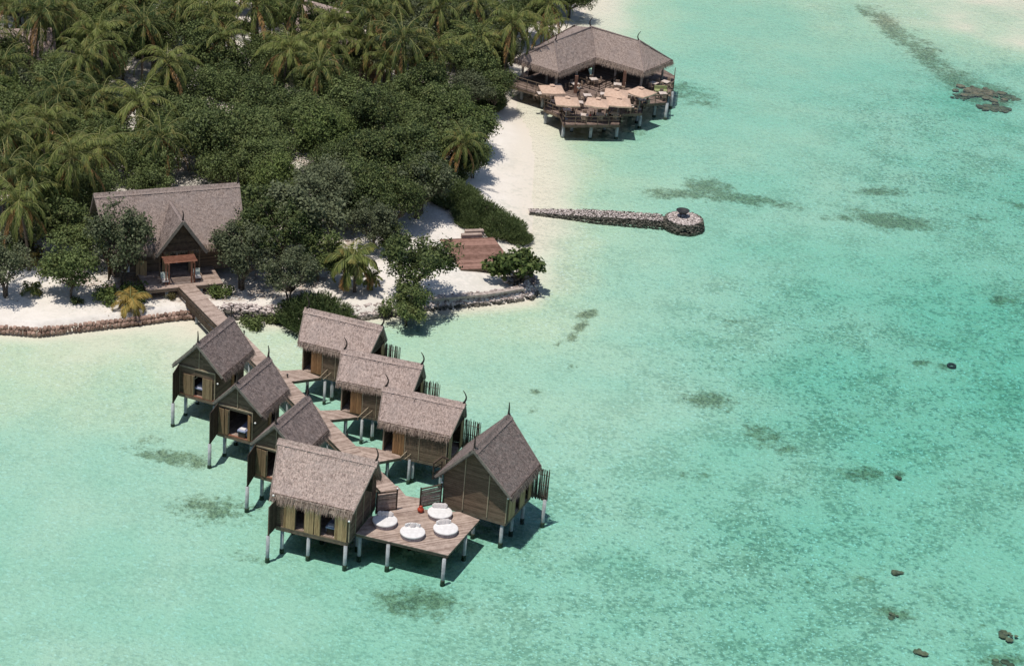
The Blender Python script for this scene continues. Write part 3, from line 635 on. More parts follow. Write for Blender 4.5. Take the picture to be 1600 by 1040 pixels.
WD = [(1540, 148, 42, 16, 10, 1), (1060, 305, 55, 9, 0, .8), (1110, 297, 40, 16, 12, .9), (1170, 312, 55, 9, 8, .9), (1225, 322, 40, 7, 5, .7), (1375, 300, 42, 8, 0, .8), (1392, 346, 62, 11, 6, 1), (1320, 341, 40, 6, 5, .7), (1110, 625, 45, 12, 3, .9), (1190, 680, 34, 22, 20, .7),
      (1225, 700, 24, 9, 10, .7), (650, 937, 65, 22, 5, .85), (335, 797, 60, 20, 3, .85), (285, 790, 30, 12, 0, .5), (270, 716, 55, 13, 10, .9), (390, 870, 28, 14, 10, .6), (1075, 145, 55, 18, 15, .65), (1100, 160, 30, 10, 10, .6), (1390, 45, 45, 14, 40, .9),
      (1450, 90, 55, 18, 40, .8), (1500, 130, 45, 22, 30, .8), (1350, 22, 18, 5, 40, .8), (918, 494, 16, 7, -20, 1), (908, 512, 15, 7, -40, .95), (893, 530, 12, 6, -30, .8), (872, 540, 6, 3, 0, .8), (835, 613, 9, 4, 0, .9), (832, 642, 10, 5, 0, .5), (893, 575, 10, 8, 20, .5),
      (1567, 468, 26, 8, 5, .8), (1405, 738, 9, 5, 0, 1), (1345, 738, 45, 13, 3, .7), (1380, 884, 12, 4, 0, .6), (1350, 905, 30, 10, 10, .6), (1400, 955, 34, 10, 10, .75), (1560, 1028, 40, 12, 0, .8), (1465, 985, 20, 8, 0, .6), (1535, 975, 12, 4, 0, .8), (390, 518, 34, 9, 0, .55),
      (230, 690, 30, 8, 0, .5), (420, 690, 30, 10, 5, .6), (975, 205, 30, 6, 10, .6), (1225, 375, 30, 8, 0, .3), (1290, 292, 60, 5, 0, .45), (1440, 565, 16, 6, 0, .8), (1475, 570, 16, 6, 0, .7), (290, 640, 40, 8, 5, .4), (60, 560, 60, 8, 3, .3), (700, 500, 30, 5, -5, .35),
      (1080, 740, 40, 14, 0, .5), (1245, 905, 50, 14, 0, .4), (1500, 760, 30, 10, 0, .5), (1530, 340, 40, 8, 5, .5), (1590, 320, 20, 8, 0, .6), (840, 458, 8, 4, 0, .5), (1250, 640, 40, 14, 5, .4), (1150, 505, 40, 14, 5, .4), (980, 870, 40, 14, 5, .4), (1340, 330, 30, 5, 5, .6), (950, 305, 40, 7, 4, .35)]
def shep(pts, X, Y, p=3.0, eps=2.5):
    num = np.zeros(X.shape); den = np.zeros(X.shape)
    for px, py, v in pts:
        c = at(px, py, 0); w_ = 1/((X-c.x)**2+((Y-c.y)*.8)**2+eps*eps)**(p/2); num += w_*v; den += w_
    return num/den
def weed_at(X, Y):
    o = np.zeros(X.shape)
    for px, py, rx, ry, an, v in WD:
        c = at(px, py, -.4); e1 = at(px+rx*cos(radians(an)), py+rx*sin(radians(an)), -.4)-c; e2 = at(px-ry*sin(radians(an)), py+ry*cos(radians(an)), -.4)-c
        D = e1.x*e2.y-e1.y*e2.x; dx, dy = X-c.x, Y-c.y; u = (dx*e2.y-dy*e2.x)/D; q = (-dx*e1.y+dy*e1.x)/D
        o = np.maximum(o, v*np.exp(-(u*u+q*q)*.55))
    return o
def vnoise(X, Y, s, seed):
    r = np.random.default_rng(seed).random((256, 256)); x = X/s+50; y = Y/s+50; xi = np.floor(x).astype(int); yi = np.floor(y).astype(int); fx = x-xi; fy = y-yi
    fx = fx*fx*(3-2*fx); fy = fy*fy*(3-2*fy); g = lambda i, j: r[i % 256, j % 256]
    return (g(xi, yi)*(1-fx)+g(xi+1, yi)*fx)*(1-fy)+(g(xi, yi+1)*(1-fx)+g(xi+1, yi+1)*fx)*fy
def height(X, Y):
    B3, ins = land_dist(X, Y); d = np.minimum(np.minimum(B3[0], B3[1]), B3[2])
    dep = shep(DP, X, Y)*.65; n = vnoise(X, Y, 5, 1)-.5; n2 = vnoise(X, Y, 1.3, 2)-.5; wob = 1+.5*(vnoise(X, Y, 4, 3)-.5)
    near = np.minimum(np.minimum(np.clip(B3[0]/3.0, 0, 1), np.clip(B3[1]/3.0, 0, 1)), np.clip(B3[2]*wob/9.0, 0, 1)); near = near*near*(3-2*near)
    zs = -dep*(.04+.96*near)+n*.07*near+n2*.03*near-.004
    zl = np.minimum(np.minimum(B3[0]*3.0, B3[1]*1.1), np.minimum(B3[2]*wob*.11, .95))+.004+np.clip(d-1.0, 0, 1)*(n*.22+n2*.07)
    return np.where(ins, zl, zs), np.where(ins, d, -d), None
def line(a, b, step, far):
    f = list(np.arange(a, b+step*.5, step)); s, lo = step, f[0]; L_ = []
    while lo > a-far: s *= 1.5; lo -= s; L_.append(lo)
    s, hi = step, f[-1]; R_ = []
    while hi < b+far: s *= 1.5; hi += s; R_.append(hi)
    return np.array(L_[::-1]+f+R_)
xs = line(-76, 76, .45, 900); ys = line(122, 322, .45, 1500); X, Y = np.meshgrid(xs, ys); Z, D, K = height(X, Y)
outer = (X < -80) | (X > 80) | (Y < 116) | (Y > 330); Z = np.where(outer & (D < 0), -.9, Z)
def grid_mesh(name, X, Y, Z, attrs):
    ny, nx = X.shape; me = bpy.data.meshes.new(name); co = np.stack([X, Y, Z], -1).reshape(-1, 3).astype(np.float32)
    i = np.arange(nx*ny).reshape(ny, nx); q = np.stack([i[:-1, :-1], i[:-1, 1:], i[1:, 1:], i[1:, :-1]], -1).reshape(-1, 4)
    me.vertices.add(len(co)); me.vertices.foreach_set('co', co.ravel()); me.loops.add(q.size); me.loops.foreach_set('vertex_index', q.ravel().astype(np.int32))
    me.polygons.add(len(q)); me.polygons.foreach_set('loop_start', (np.arange(len(q))*4).astype(np.int32)); me.polygons.foreach_set('loop_total', np.full(len(q), 4, np.int32))
    me.polygons.foreach_set('use_smooth', np.ones(len(q), bool)); me.update(); me.validate()
    for k_, a in attrs.items():
        at_ = me.attributes.new(k_, 'FLOAT', 'POINT'); at_.data.foreach_set('value', a.ravel().astype(np.float32))
    return me
FOREST_PX = [(-300, -300), (900, -300), (885, 20), (800, 95), (765, 165), (740, 225), (700, 280), (650, 325), (560, 330), (540, 420), (470, 460), (380, 470), (250, 470), (100, 440), (60, 400), (-300, 420)]
FP = np.array([[*at(x, y, 1)[:2]] for x, y in FOREST_PX])
def inside(P, X, Y):
    ins = np.zeros(np.shape(X), bool)
    for i in range(len(P)):
        a, b = P[i], P[(i+1) % len(P)]; ins ^= ((a[1] > Y) != (b[1] > Y)) & (X < (b[0]-a[0])*(Y-a[1])/(b[1]-a[1]+1e-12)+a[0])
    return ins
litter = inside(FP, X, Y).astype(float)
gm = grid_mesh('ground', X, Y, Z, {'weed': weed_at(X, Y), 'reef': shep(RF, X, Y, 3, 4), 'litter': litter, 'shore': np.clip(D, -3, 3)})
m, N, L, B = mat('sand_and_seabed')
def attr(n):
    a = N.new('ShaderNodeAttribute'); a.attribute_name = n; return a.outputs['Fac']
geo = N.new('ShaderNodeNewGeometry'); sep = N.new('ShaderNodeSeparateXYZ'); L.new(geo.outputs['Position'], sep.inputs[0])
nf = noise(N, L, 1.6, 6, 'World', rough=.8); nm_ = noise(N, L, .5, 5, 'World', rough=.7); nff = noise(N, L, 3.1, 5, 'World', rough=.85, stretch=(1, .62, 1)); nl = noise(N, L, .12, 3, 'World')
wet = ramp(N, L, sep.outputs['Z'], .55, -.02)
sand = mixc(N, L, ramp(N, L, nm_, .3, .7), (.77, .72, .66), (.70, .65, .59))
sand = mixc(N, L, wet, sand, (.68, .62, .53)); sand = mixc(N, L, ramp(N, L, sep.outputs['Z'], .004, -.004), sand, (.76, .71, .59))
# forest litter
lf = mth(N, L, 'MULTIPLY', attr('litter'), ramp(N, L, nf, .42, .58)); lf = mth(N, L, 'MULTIPLY', lf, ramp(N, L, nl, .36, .56))
sand = mixc(N, L, mth(N, L, 'MULTIPLY', lf, .75), sand, (.27, .18, .13)); nsp = noise(N, L, 4.5, 3, 'World', rough=.6); sand = mixc(N, L, mth(N, L, 'MULTIPLY', mth(N, L, 'MULTIPLY', ramp(N, L, nsp, .62, .70), ramp(N, L, nl, .38, .6)), ramp(N, L, sep.outputs['Z'], .6, .85)), sand, (.26, .18, .12))
# reef mottling and pale flecks of painted caustic light below the water
under = ramp(N, L, sep.outputs['Z'], -.04, -.13)
sand = mixc(N, L, ramp(N, L, sep.outputs['Z'], 0.0, -.15), sand, (.72, .70, .53)); sand = mixc(N, L, ramp(N, L, sep.outputs['Z'], -.15, -.36), sand, (.74, .70, .585))
rv = attr('reef')
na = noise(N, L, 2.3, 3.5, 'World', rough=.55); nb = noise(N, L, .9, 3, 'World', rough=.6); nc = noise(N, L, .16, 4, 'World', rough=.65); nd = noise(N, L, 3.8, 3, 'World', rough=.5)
clus = mth(N, L, 'ADD', mth(N, L, 'MULTIPLY_ADD', mth(N, L, 'SUBTRACT', nc, .5), .75, na), mth(N, L, 'MULTIPLY', mth(N, L, 'SUBTRACT', nb, .5), .5))
mot = mth(N, L, 'MULTIPLY', rv, ramp(N, L, clus, .46, .68))
base = mixc(N, L, mth(N, L, 'MULTIPLY', mot, .92), sand, (.17, .24, .20))
base = mixc(N, L, mth(N, L, 'MULTIPLY', mth(N, L, 'MULTIPLY', rv, ramp(N, L, nc, .42, .62)), .4), base, (.52, .50, .36))
gen = mth(N, L, 'MULTIPLY', ramp(N, L, mth(N, L, 'MULTIPLY_ADD', nd, .5, mth(N, L, 'MULTIPLY', na, .5)), .47, .60), mth(N, L, 'MULTIPLY', under, mth(N, L, 'MULTIPLY_ADD', rv, .2, .15)))
base = mixc(N, L, gen, base, (.36, .42, .36))
sp = mth(N, L, 'MULTIPLY', ramp(N, L, nd, .56, .66), mth(N, L, 'MULTIPLY_ADD', rv, .6, .4)); base = mixc(N, L, mth(N, L, 'MULTIPLY', sp, under), base, (.92, .91, .86))  # pale flecks put rippling caustic light into the seabed colour
wv = attr('weed'); wn = mth(N, L, 'MULTIPLY_ADD', mth(N, L, 'SUBTRACT', nf, .5), 1.7, mth(N, L, 'MULTIPLY', mth(N, L, 'SUBTRACT', nm_, .5), 1.3))
wf = ramp(N, L, mth(N, L, 'ADD', wv, wn), .34, .80); wf = mth(N, L, 'MULTIPLY', wf, ramp(N, L, wv, .03, .25))
wc = mixc(N, L, ramp(N, L, nff, .4, .6), (.075, .08, .04), (.40, .355, .22))
base = mixc(N, L, mth(N, L, 'MULTIPLY', wf, .82), base, wc)
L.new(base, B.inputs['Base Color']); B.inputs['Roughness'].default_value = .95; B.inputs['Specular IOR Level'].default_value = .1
bump(N, L, mth(N, L, 'MULTIPLY_ADD', nd, .5, na), B, mth(N, L, 'MULTIPLY', mth(N, L, 'MULTIPLY_ADD', rv, .5, .45), mth(N, L, 'MULTIPLY_ADD', under, .75, .25)), .35)
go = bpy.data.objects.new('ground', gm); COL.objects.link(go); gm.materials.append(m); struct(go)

# water: a closed body, thin clear skin, pale turquoise absorption
m = bpy.data.materials.new('lagoon_water'); m.use_nodes = True; N, L = m.node_tree.nodes, m.node_tree.links; N.remove(N['Principled BSDF'])
tr = N.new('ShaderNodeBsdfTransparent'); gl = N.new('ShaderNodeBsdfGlossy'); gl.inputs['Roughness'].default_value = .12
fr = N.new('ShaderNodeFresnel'); fr.inputs[0].default_value = 1.27; mx = N.new('ShaderNodeMixShader')
n1 = noise(N, L, 1.3, 3, 'World', stretch=(1, .8, 1), rough=.6); n2 = noise(N, L, 3.4, 2, 'World', rough=.5)
hh = mth(N, L, 'MULTIPLY_ADD', n2, .45, n1); bp = N.new('ShaderNodeBump'); bp.inputs['Strength'].default_value = .75; bp.inputs['Distance'].default_value = .22; L.new(hh, bp.inputs['Height'])
L.new(bp.outputs[0], gl.inputs['Normal']); L.new(bp.outputs[0], fr.inputs['Normal'])
L.new(fr.outputs[0], mx.inputs[0]); L.new(tr.outputs[0], mx.inputs[1]); L.new(gl.outputs[0], mx.inputs[2]); L.new(mx.outputs[0], N['Material Output'].inputs[0])
va = N.new('ShaderNodeVolumeAbsorption'); va.inputs['Color'].default_value = (.19, .82, .765, 1); va.inputs['Density'].default_value = .95; L.new(va.outputs[0], N['Material Output'].inputs[1])
wb = MB().box((0, 500, -3), (1800, 1500, 6)); wo = obj('water', wb, m); struct(wo)

def gz(x, y):
    return float(height(np.array([[x]], float), np.array([[y]], float))[0][0, 0])
def ground_at(px, py, z0=1.0):
    p = at(px, py, z0)
    for _ in range(3): p = at(px, py, gz(p.x, p.y))
    return p

# ------------------------------------------------------------------ restaurant pavilion
RX, RY, TH, L1_, L2_, HS, RI, RE = 6.59, 263.0, radians(236.65), 8.2, 7.1, 3.0, 2.68, 4.6
u1 = V(cos(TH), sin(TH), 0); u2 = V(cos(TH+radians(90.75)), sin(TH+radians(90.75)), 0); HO = 3.7
rp = thing('restaurant_pavilion', 'large hip-roofed thatched restaurant pavilion on piles with a terrace of tan umbrellas', 'restaurant', (0, 0, 0))
A = V(RX, RY, RE+RI); RLp, RRp = A+u1*L1_, A+u2*L2_; E = lambda a, b: V(RX, RY, RE)+u1*a+u2*b
Vv = E(HS, HS); frR, eR = E(HS, L2_+HS), E(-HO, L2_+HS); frL, eL = E(L1_+HS, HS), E(L1_+HS, -HO); bkc = E(-HO, -HO)
rm = MB(); rcap = MB(); fml = []
def rplane(a, b, c, d, out):
    slope_sheet(rm, a, b, c, d, t=.25, nu=22, nv=14, rough=.04); tufts(rm, a, b, c, d, 22)
    fm = MB(); fringe(fm, d, c, out, .8, 80); k = max(3, int((c-d).length/.4)); tw = MB()
    tw.tube([d+(c-d)*(i/k)+V(0, 0, .1)-Vector(out).normalized()*.08 for i in range(k+1)], .03, 5); fml.append((fm, tw))
rplane(A, RRp, frR, Vv, u1); rplane(RLp, A, Vv, frL, u2)
rplane(RRp-u1*.01, RRp+u1*.01, frR, eR, u2); rplane(RLp-u2*.01, RLp+u2*.01, eL, frL, u1)
rplane(A, RRp, eR, bkc, -u1); bA, bL = A-u2*2.5-EZ*.42, RLp-u2*2.8-EZ*1.5
rplane(RLp, A, bA, bL, -u2); slope_sheet(rm, RLp, RLp-u2*.01, bL, eL, t=.2)
rf = obj('roof', rm, M['thatch_mid'], rp); [(obj('eave_fringe', f_, M['fringe'], rf), obj('stitching', t_, M['twine'], rf)) for f_, t_ in fml]
for (a, b) in ((A, RRp), (A, RLp), (RRp, frR), (RRp, eR), (RLp, frL), (RLp, eL)):
    d_ = (b-a); s_ = d_.cross(EZ).normalized(); rcap.tube([a+V(0, 0, .04), a+d_*.33+V(0, 0, .02), a+d_*.66, b], [.13, .12, .1, .07], 6)
rcap.tube([A+V(0, 0, .02), A.lerp(Vv, .5)+V(0, 0, .0), Vv], [.1, .08, .06], 6)
obj('ridge_cap', rcap, M['thatch_old'], rf)
finial(rf, A, V(-1, 0, 0), 1.3); finial(rf, RRp, V(-1, 0, 0), 1.2); finial(rf, RLp, V(.8, 0, 0), 1.2)
DZ = 2.0
dkp = [(795, 133), (865, 154), (850, 170.5), (876, 181), (881, 195), (968, 195), (969, 178.5), (1003, 176.5), (1005, 163), (1042, 160), (1042, 146.5), (1052, 139), (1054, 118), (1020, 100)]
DK = [at(*p, DZ) for p in dkp]; DK.append(DK[-1]+V(-4, 9, 0)); DK.append(DK[0]+V(1, 7, 0))
def fan(poly):   # the terrace outline is concave: build it from convex pieces
    return poly
pieces = [[(795, 133), (865, 154), (925, 128), (915, 92), (830, 104)], [(865, 154), (850, 170.5), (876, 181), (968, 181), (969, 155), (925, 128)], [(876, 181), (881, 195), (968, 195), (969, 181)],
          [(969, 178.5), (1003, 176.5), (1005, 160), (1005, 128), (925, 128), (969, 155)], [(1005, 163), (1042, 160), (1042, 146.5), (1052, 139), (1054, 118), (1020, 98), (925, 98), (925, 128), (1005, 128)]]
tm = MB()
for i, pc in enumerate(pieces):
    P = [at(*p, DZ) for p in pc]; P = [(p.x, p.y) for p in P]
    P = P if sum(P[j][0]*P[(j+1) % len(P)][1]-P[(j+1) % len(P)][0]*P[j][1] for j in range(len(P))) > 0 else P[::-1]
    boards(tm, P, (0, 0, DZ-.06-i*.006), EX, EY, EZ, .2, .015, .05, radians(-32), .003)
M['terracewood'] = simple('terrace_wood', (.12, .085, .07), (.27, .20, .165), 2.5, .8, island=.45)
td = obj('terrace', tm, M['terracewood'], rp); eb = MB()
for i in range(0, 12): eb.bar(DK[i]+V(0, .1, -.2), DK[i+1]+V(0, .1, -.2), .12, .34)
obj('edge_beam', eb, M['deckside'], td)
rl = MB()
def rail(pts, z0=DZ, h=1.0, bars=(1.0, .55), post=1.3):
    for a, b in zip(pts, pts[1:]):
        k = max(1, int((b-a).length/post))
        for i in range(k+1): p = a+(b-a)*i/k; rl.bar((p.x, p.y, z0), (p.x, p.y, z0+h), .09, .09, (0, 1, 0))
        for z in bars: rl.bar(V(a.x, a.y, z0+z), V(b.x, b.y, z0+z), .06, .09 if z == h else .05)
rail([DK[0], DK[1]], h=1.35, bars=(1.35, .9, .45)); obj('railing', rl, M['deckside'], rp); rl = MB(); rail(DK[2:13]); obj('railing', rl, M['railw'] if 'railw' in M else M['deckside'], rp)
M['pillarwood'] = simple('pillar_wood', (.13, .065, .045), (.24, .13, .09), 3, .8)
M['innerwood'] = simple('inner_rail_wood', (.14, .10, .08), (.30, .22, .17), 3, .8)
rl = MB(); q = [at(*p, DZ+1.1) for p in ((880, 112.5), (937, 131), (978, 112))]; rail(q, h=1.1, bars=(1.1, 1.0, .6, .3))
for px, py in ((901, 121), (977, 113)): p_ = at(px, py, DZ+2); obj('pillar', MB().bar((p_.x, p_.y, DZ), (p_.x, p_.y, DZ+2.2), .4, .3, (0, 1, 0)), M['pillarwood'], rp); obj('inner_railing', rl, M['innerwood'], rp)
for px, py in ((797, 151), (814.6, 156), (847, 168), (852, 193), (879, 214), (893, 204.6), (922, 215), (943.5, 202.7), (962.7, 214), (995, 189), (999, 197), (1022, 179.6), (1039.6, 183.5), (1048, 166), (905, 190), (985, 180), (870, 185)):
    p = at(px, py, 0); stilt(rp, p.x, p.y, DZ-.1, -1.2, .2)
def col(a, b): p = E(a, b); obj('roof_post', MB().tube([(p.x, p.y, DZ-.1), (p.x, p.y, RE+.5)], .14, 8), M['stiltwood'], rp)
M['stiltwood'] = simple('grey_post', (.26, .22, .18), (.42, .37, .32), 3, .85)
for a, b in ((L1_+HS-.8, HS-.8), (L1_+HS-.8, -HO+.9), (L1_/2+2, HS-.7), (HS-.6, HS-.6), (HS-.7, L2_/2+2), (HS-.8, L2_+HS-.8), (-HO+.9, L2_+HS-.8), (-HO+1, 3), (3, -HO+1), (0, L2_+1), (L1_+1, 0)): col(a, b)
cn = MB(); p = E(.2, .2); Rz = Matrix.Rotation(TH, 3, 'Z')
cn.box((p.x, p.y, DZ+.55), (4.5, .7, 1.1), Rz); cn.box((p.x, p.y, DZ+1.13), (4.7, .85, .06), Rz); obj('counter', cn, M['redwood'], rp)
bw = MB(); a_, b_ = E(-HO+1, -HO+1), E(-HO+1, L2_+1); bw.bar(a_+V(0, 0, -1.2), b_+V(0, 0, -1.2), .1, 2.2); c_ = E(L1_+1, -HO+1); bw.bar(a_+V(0, 0, -1.2), c_+V(0, 0, -1.2), .1, 2.2); obj('back_wall', bw, M['walldark'], rp)
# umbrellas
def umbrella():
    t = thing('square_umbrella', '', 'umbrella', (0, 0, 0), 0, 'tan umbrellas on the restaurant terrace')
    obj('pole', MB().tube([(0, 0, 0), (0, 0, 2.75)], .035, 8), M['cream_metal'], t); obj('base', MB().lathe([(.3, 0), (.3, .06), (.08, .1), (.05, .35)], 12), M['cloth_grey'], t)
    m = MB(); h = 1.42; n = 8; vs = []
    def top(x, y): r = max(abs(x), abs(y))/h; return 2.74-.58*r+.06*(1-abs(abs(x)-abs(y))/h)*r
    for j in range(n+1):
        for i in range(n+1): x = -h+2*h*i/n; y = -h+2*h*j/n; vs.append(V(x, y, top(x, y)))
    K_ = len(vs); vs += [v-V(0, 0, .03) for v in vs]; fs = []
    for j in range(n):
        for i in range(n):
            a = j*(n+1)+i; fs += [(a, a+1, a+n+2, a+n+1), (K_+a, K_+a+n+1, K_+a+n+2, K_+a+1)]
    for i in range(n):
        for (a, b) in ((i, i+1), ((n)*(n+1)+i+1, n*(n+1)+i), ((i+1)*(n+1), i*(n+1)), (i*(n+1)+n, (i+1)*(n+1)+n)):
            A_, B_ = vs[a]-V(0, 0, .17), vs[b]-V(0, 0, .17); m.add([vs[a], vs[b], B_, A_], [(0, 3, 2, 1)])
    m.add(vs, fs); c = obj('canopy', m, M['umbrella'], t)
    vc = MB(); vc.add([(-.3, -.3, 2.74), (.3, -.3, 2.74), (.3, .3, 2.74), (-.3, .3, 2.74), (0, 0, 2.9)], [(0, 1, 4), (1, 2, 4), (2, 3, 4), (3, 0, 4), (3, 2, 1, 0)]); obj('vent_cap', vc, M['umbrella'], c)
    rb = MB()
    for sx in (-1, 1):
        for sy in (-1, 1): rb.bar((0, 0, 2.6), (sx*h*.97, sy*h*.97, 2.13), .03, .03)
    obj('ribs', rb, M['cream_metal'], t); return t
M['cream_metal'] = simple('cream_metal', (.45, .42, .38), (.6, .57, .52), 4, .5, island=0, bmp=0)
UM = [(863, 135, 12, 'tan umbrella at the far left of the terrace, standing apart nearest the trees'), (886.7, 153.6, 6, 'tan umbrella at the front left corner of the terrace'),
      (934.8, 155.6, -8, 'tan umbrella over the middle of the front row of tables'), (967.5, 154.6, 4, 'tan umbrella at the front right corner of the terrace'),
      (963.6, 141, -4, 'tan umbrella of the second row, half hidden behind the front right corner umbrella'), (1002, 139, -38, 'diamond-turned tan umbrella at the right end of the terrace')]
u0_ = None
for i, (px, py, rz, lb) in enumerate(UM):
    p = at(px, py, DZ+2.6); p.z = DZ
    if u0_ is None: u0_ = umbrella(); u0_.location = p; u0_.rotation_euler = (0, 0, radians(rz)); u0_['label'] = lb
    else: copy_tree(u0_, p, radians(rz), lb)
# tables, chairs, people
def table():
    t = thing('dining_table', '', 'table', (0, 0, 0), 0, 'tables on the restaurant terrace')
    obj('table_top', MB().box((0, 0, .74), (.95, .95, .05)), M['tabletop'], t)
    for x in (-.4, .4):
        for y in (-.4, .4): obj('leg', MB().box((x, y, .36), (.06, .06, .71)), M['deckside'], t)
    return t
def chair():
    t = thing('dining_chair', '', 'chair', (0, 0, 0), 0, 'chairs around the terrace tables')
    obj('seat', MB().box((0, 0, .44), (.48, .48, .07)), M['chairwood'], t); obj('backrest', MB().box((0, .23, .72), (.48, .05, .5)), M['chairwood'], t)
    for x in (-.2, .2):
        for y in (-.2, .2): obj('leg', MB().box((x, y, .2), (.045, .045, .41)), M['chairwood'], t)
    return t
M['tabletop'] = simple('table_top', (.5, .40, .34), (.68, .60, .54), 4, .5, island=0); M['chairwood'] = simple('chair_wood', (.16, .11, .08), (.34, .26, .2), 4, .7, island=.2)
def person(sit, top, bottom, label, loc, rz, hairlong=False, sk=1.0):
    """one skinned body; shirt, trousers and hair are its children"""
    t = thing('person', label, 'person', loc, rz, 'guests on the restaurant terrace' if sit else None)
    hz = .47 if sit else .92
    def skin(name, vs, es, rr, m, par, lv=1):
        me = bpy.data.meshes.new(name); me.from_pydata(vs, es, []); o = bpy.data.objects.new(name, me); COL.objects.link(o); o.parent = par
        md = o.modifiers.new('skin', 'SKIN'); me.skin_vertices or None
        if not me.skin_vertices: me.attributes
        for v, r in zip(me.skin_vertices[0].data, rr): v.radius = (r, r)
        me.skin_vertices[0].data[0].use_root = True; md.use_smooth_shade = True
        s = o.modifiers.new('sub', 'SUBSURF'); s.levels = s.render_levels = lv; me.materials.append(m); return o
    vs = [(0, 0, hz+.02), (0, -.01, hz+.28), (0, -.02, hz+.47), (0, -.02, hz+.56), (0, -.03, hz+.66), (0, -.035, hz+.76)]; rr = [.13, .125, .13, .055, .09, .085]; es = [(i, i+1) for i in range(5)]
    for s_ in (-1, 1):
        b = len(vs)
        if sit: leg = [(s_*.09, -.02, hz), (s_*.11, -.42, hz+.02), (s_*.11, -.44, .08), (s_*.11, -.58, .04)]
        else: leg = [(s_*.09, 0, hz-.04), (s_*.1, -.02, .5), (s_*.1, .03, .08), (s_*.1, -.12, .04)]
        vs += leg; rr += [.09, .065, .045, .035]; es += [(0, b), (b, b+1), (b+1, b+2), (b+2, b+3)]
        b = len(vs)
        arm = [(s_*.19, -.02, hz+.46), (s_*.23, -.08 if sit else 0, hz+.2), (s_*.17, -.32 if sit else -.1, hz+.24 if sit else hz-.02), (s_*.15, -.40 if sit else -.12, hz+.25 if sit else hz-.1)]
        vs += arm; rr += [.055, .042, .03, .028]; es += [(2, b), (b, b+1), (b+1, b+2), (b+2, b+3)]
        h = arm[3]; q = len(vs)
        for k in range(5):
            dx = (k-2)*.018; ln = (.05, .075, .08, .072, .055)[k]; vs.append((h[0]+dx, h[1]-(ln if sit else .01), h[2]-(.01 if sit else ln))); rr.append(.009); es.append((b+3, q+k))
    body = skin('body', vs, es, rr, M['skin'], t)
    skin('shirt', [(0, 0, hz), (0, -.01, hz+.28), (0, -.02, hz+.47), (.19, -.02, hz+.45), (-.19, -.02, hz+.45), (.225, -.06, hz+.28), (-.225, -.06, hz+.28)], [(0, 1), (1, 2), (2, 3), (2, 4), (3, 5), (4, 6)], [.15, .145, .145, .07, .07, .06, .06], M[top], t)
    if sit: skin('trousers', [(0, 0, hz-.01), (.1, -.1, hz), (-.1, -.1, hz), (.11, -.42, hz+.02), (-.11, -.42, hz+.02), (.11, -.43, .25), (-.11, -.43, .25)], [(0, 1), (0, 2), (1, 3), (2, 4), (3, 5), (4, 6)], [.145, .11, .11, .085, .085, .065, .065], M[bottom], t)
    else: skin('trousers', [(0, 0, hz), (.1, 0, hz-.1), (-.1, 0, hz-.1), (.1, -.02, .5), (-.1, -.02, .5), (.1, .02, .12), (-.1, .02, .12)], [(0, 1), (0, 2), (1, 3), (2, 4), (3, 5), (4, 6)], [.14, .11, .11, .08, .08, .065, .065], M[bottom], t)
    hv = [(0, .0, hz+.78), (0, .03, hz+.70)]+([(0, .07, hz+.52)] if hairlong else []); skin('hair', hv, [(i, i+1) for i in range(len(hv)-1)], [.093, .09]+([.05] if hairlong else []), M['hair'], t)
    fc = MB(); 
    for s_ in (-1, 1): fc.lathe([(.004, -.01), (.012, 0), (.004, .01)], 6, (s_*.033, -.118, hz+.715))
    obj('eyes', fc, M['iron'], body); nz = MB().tube([(0, -.118, hz+.71), (0, -.138, hz+.68), (0, -.118, hz+.675)], [.008, .015, .008], 6); obj('nose', nz, M['skin'], body)
    mo = MB().box((0, -.112, hz+.645), (.045, .015, .01)); obj('mouth', mo, M['cloth_red'], body)
    return t
t0_, c0_ = None, None
TB = [(886, 172, 8, 'under the front left umbrella'), (913, 180, -4, 'at the terrace front beside the guest in red'), (938, 179, 5, 'under the middle front umbrella'), (961, 178, 0, 'under the front right umbrella'), (868, 158, 15, 'under the far left umbrella'),
      (985, 166, -10, 'between the second-row umbrella and the diamond-turned one'), (940, 160, 6, 'in the second row behind the middle front umbrella'), (1004, 156, -38, 'under the diamond-turned umbrella'), (905, 160, 3, 'behind the front left umbrella'),
      (899, 131, 30, 'behind the left half of the inner railing'), (928, 124, 20, 'lit table near the inner edge of the roof valley'), (1036, 146, 10, 'on the small balcony at the terrace right end'), (965, 132, 0, 'behind the right half of the inner railing'), (918, 149, 10, 'in the open middle of the terrace, left one'), (944, 147, 0, 'in the open middle of the terrace, right one'), (985, 148, -10, 'left of the diamond-turned umbrella'), (1022, 130, -30, 'under the right wing of the roof near its eave'), (1040, 128, -30, 'at the outer right rail under the roof edge'), (846, 146, 15, 'by the left rail near the trees'), (872, 134, 20, 'under the left wing of the roof near its eave')]
guests = []
for i, (px, py, rz, lb) in enumerate(TB):
    p = at(px, py, DZ+.7); p.z = DZ; rz = radians(rz)
    full = ('lit table near the inner edge of the roof valley of the restaurant' if i == 10 else 'square dining table '+lb)
    if t0_ is None: t0_ = table(); t0_.location = p; t0_.rotation_euler = (0, 0, rz); t0_['label'] = full
    else: copy_tree(t0_, p, rz, full)
    for k in range(4):
        a = rz+k*pi/2; d = V(sin(a), -cos(a), 0); q = p+d*.72; q.z = DZ; side = ('front', 'right', 'back', 'left')[k]
        lb2 = f'{side} chair of the ' + ('table ' if i != 10 else '') + lb
        if c0_ is None: c0_ = chair(); c0_.location = q; c0_.rotation_euler = (0, 0, a+pi); c0_['label'] = lb2; 
        else: copy_tree(c0_, q, a+pi, lb2)
        guests.append((q, a, i, k))
        if k == 0: pass
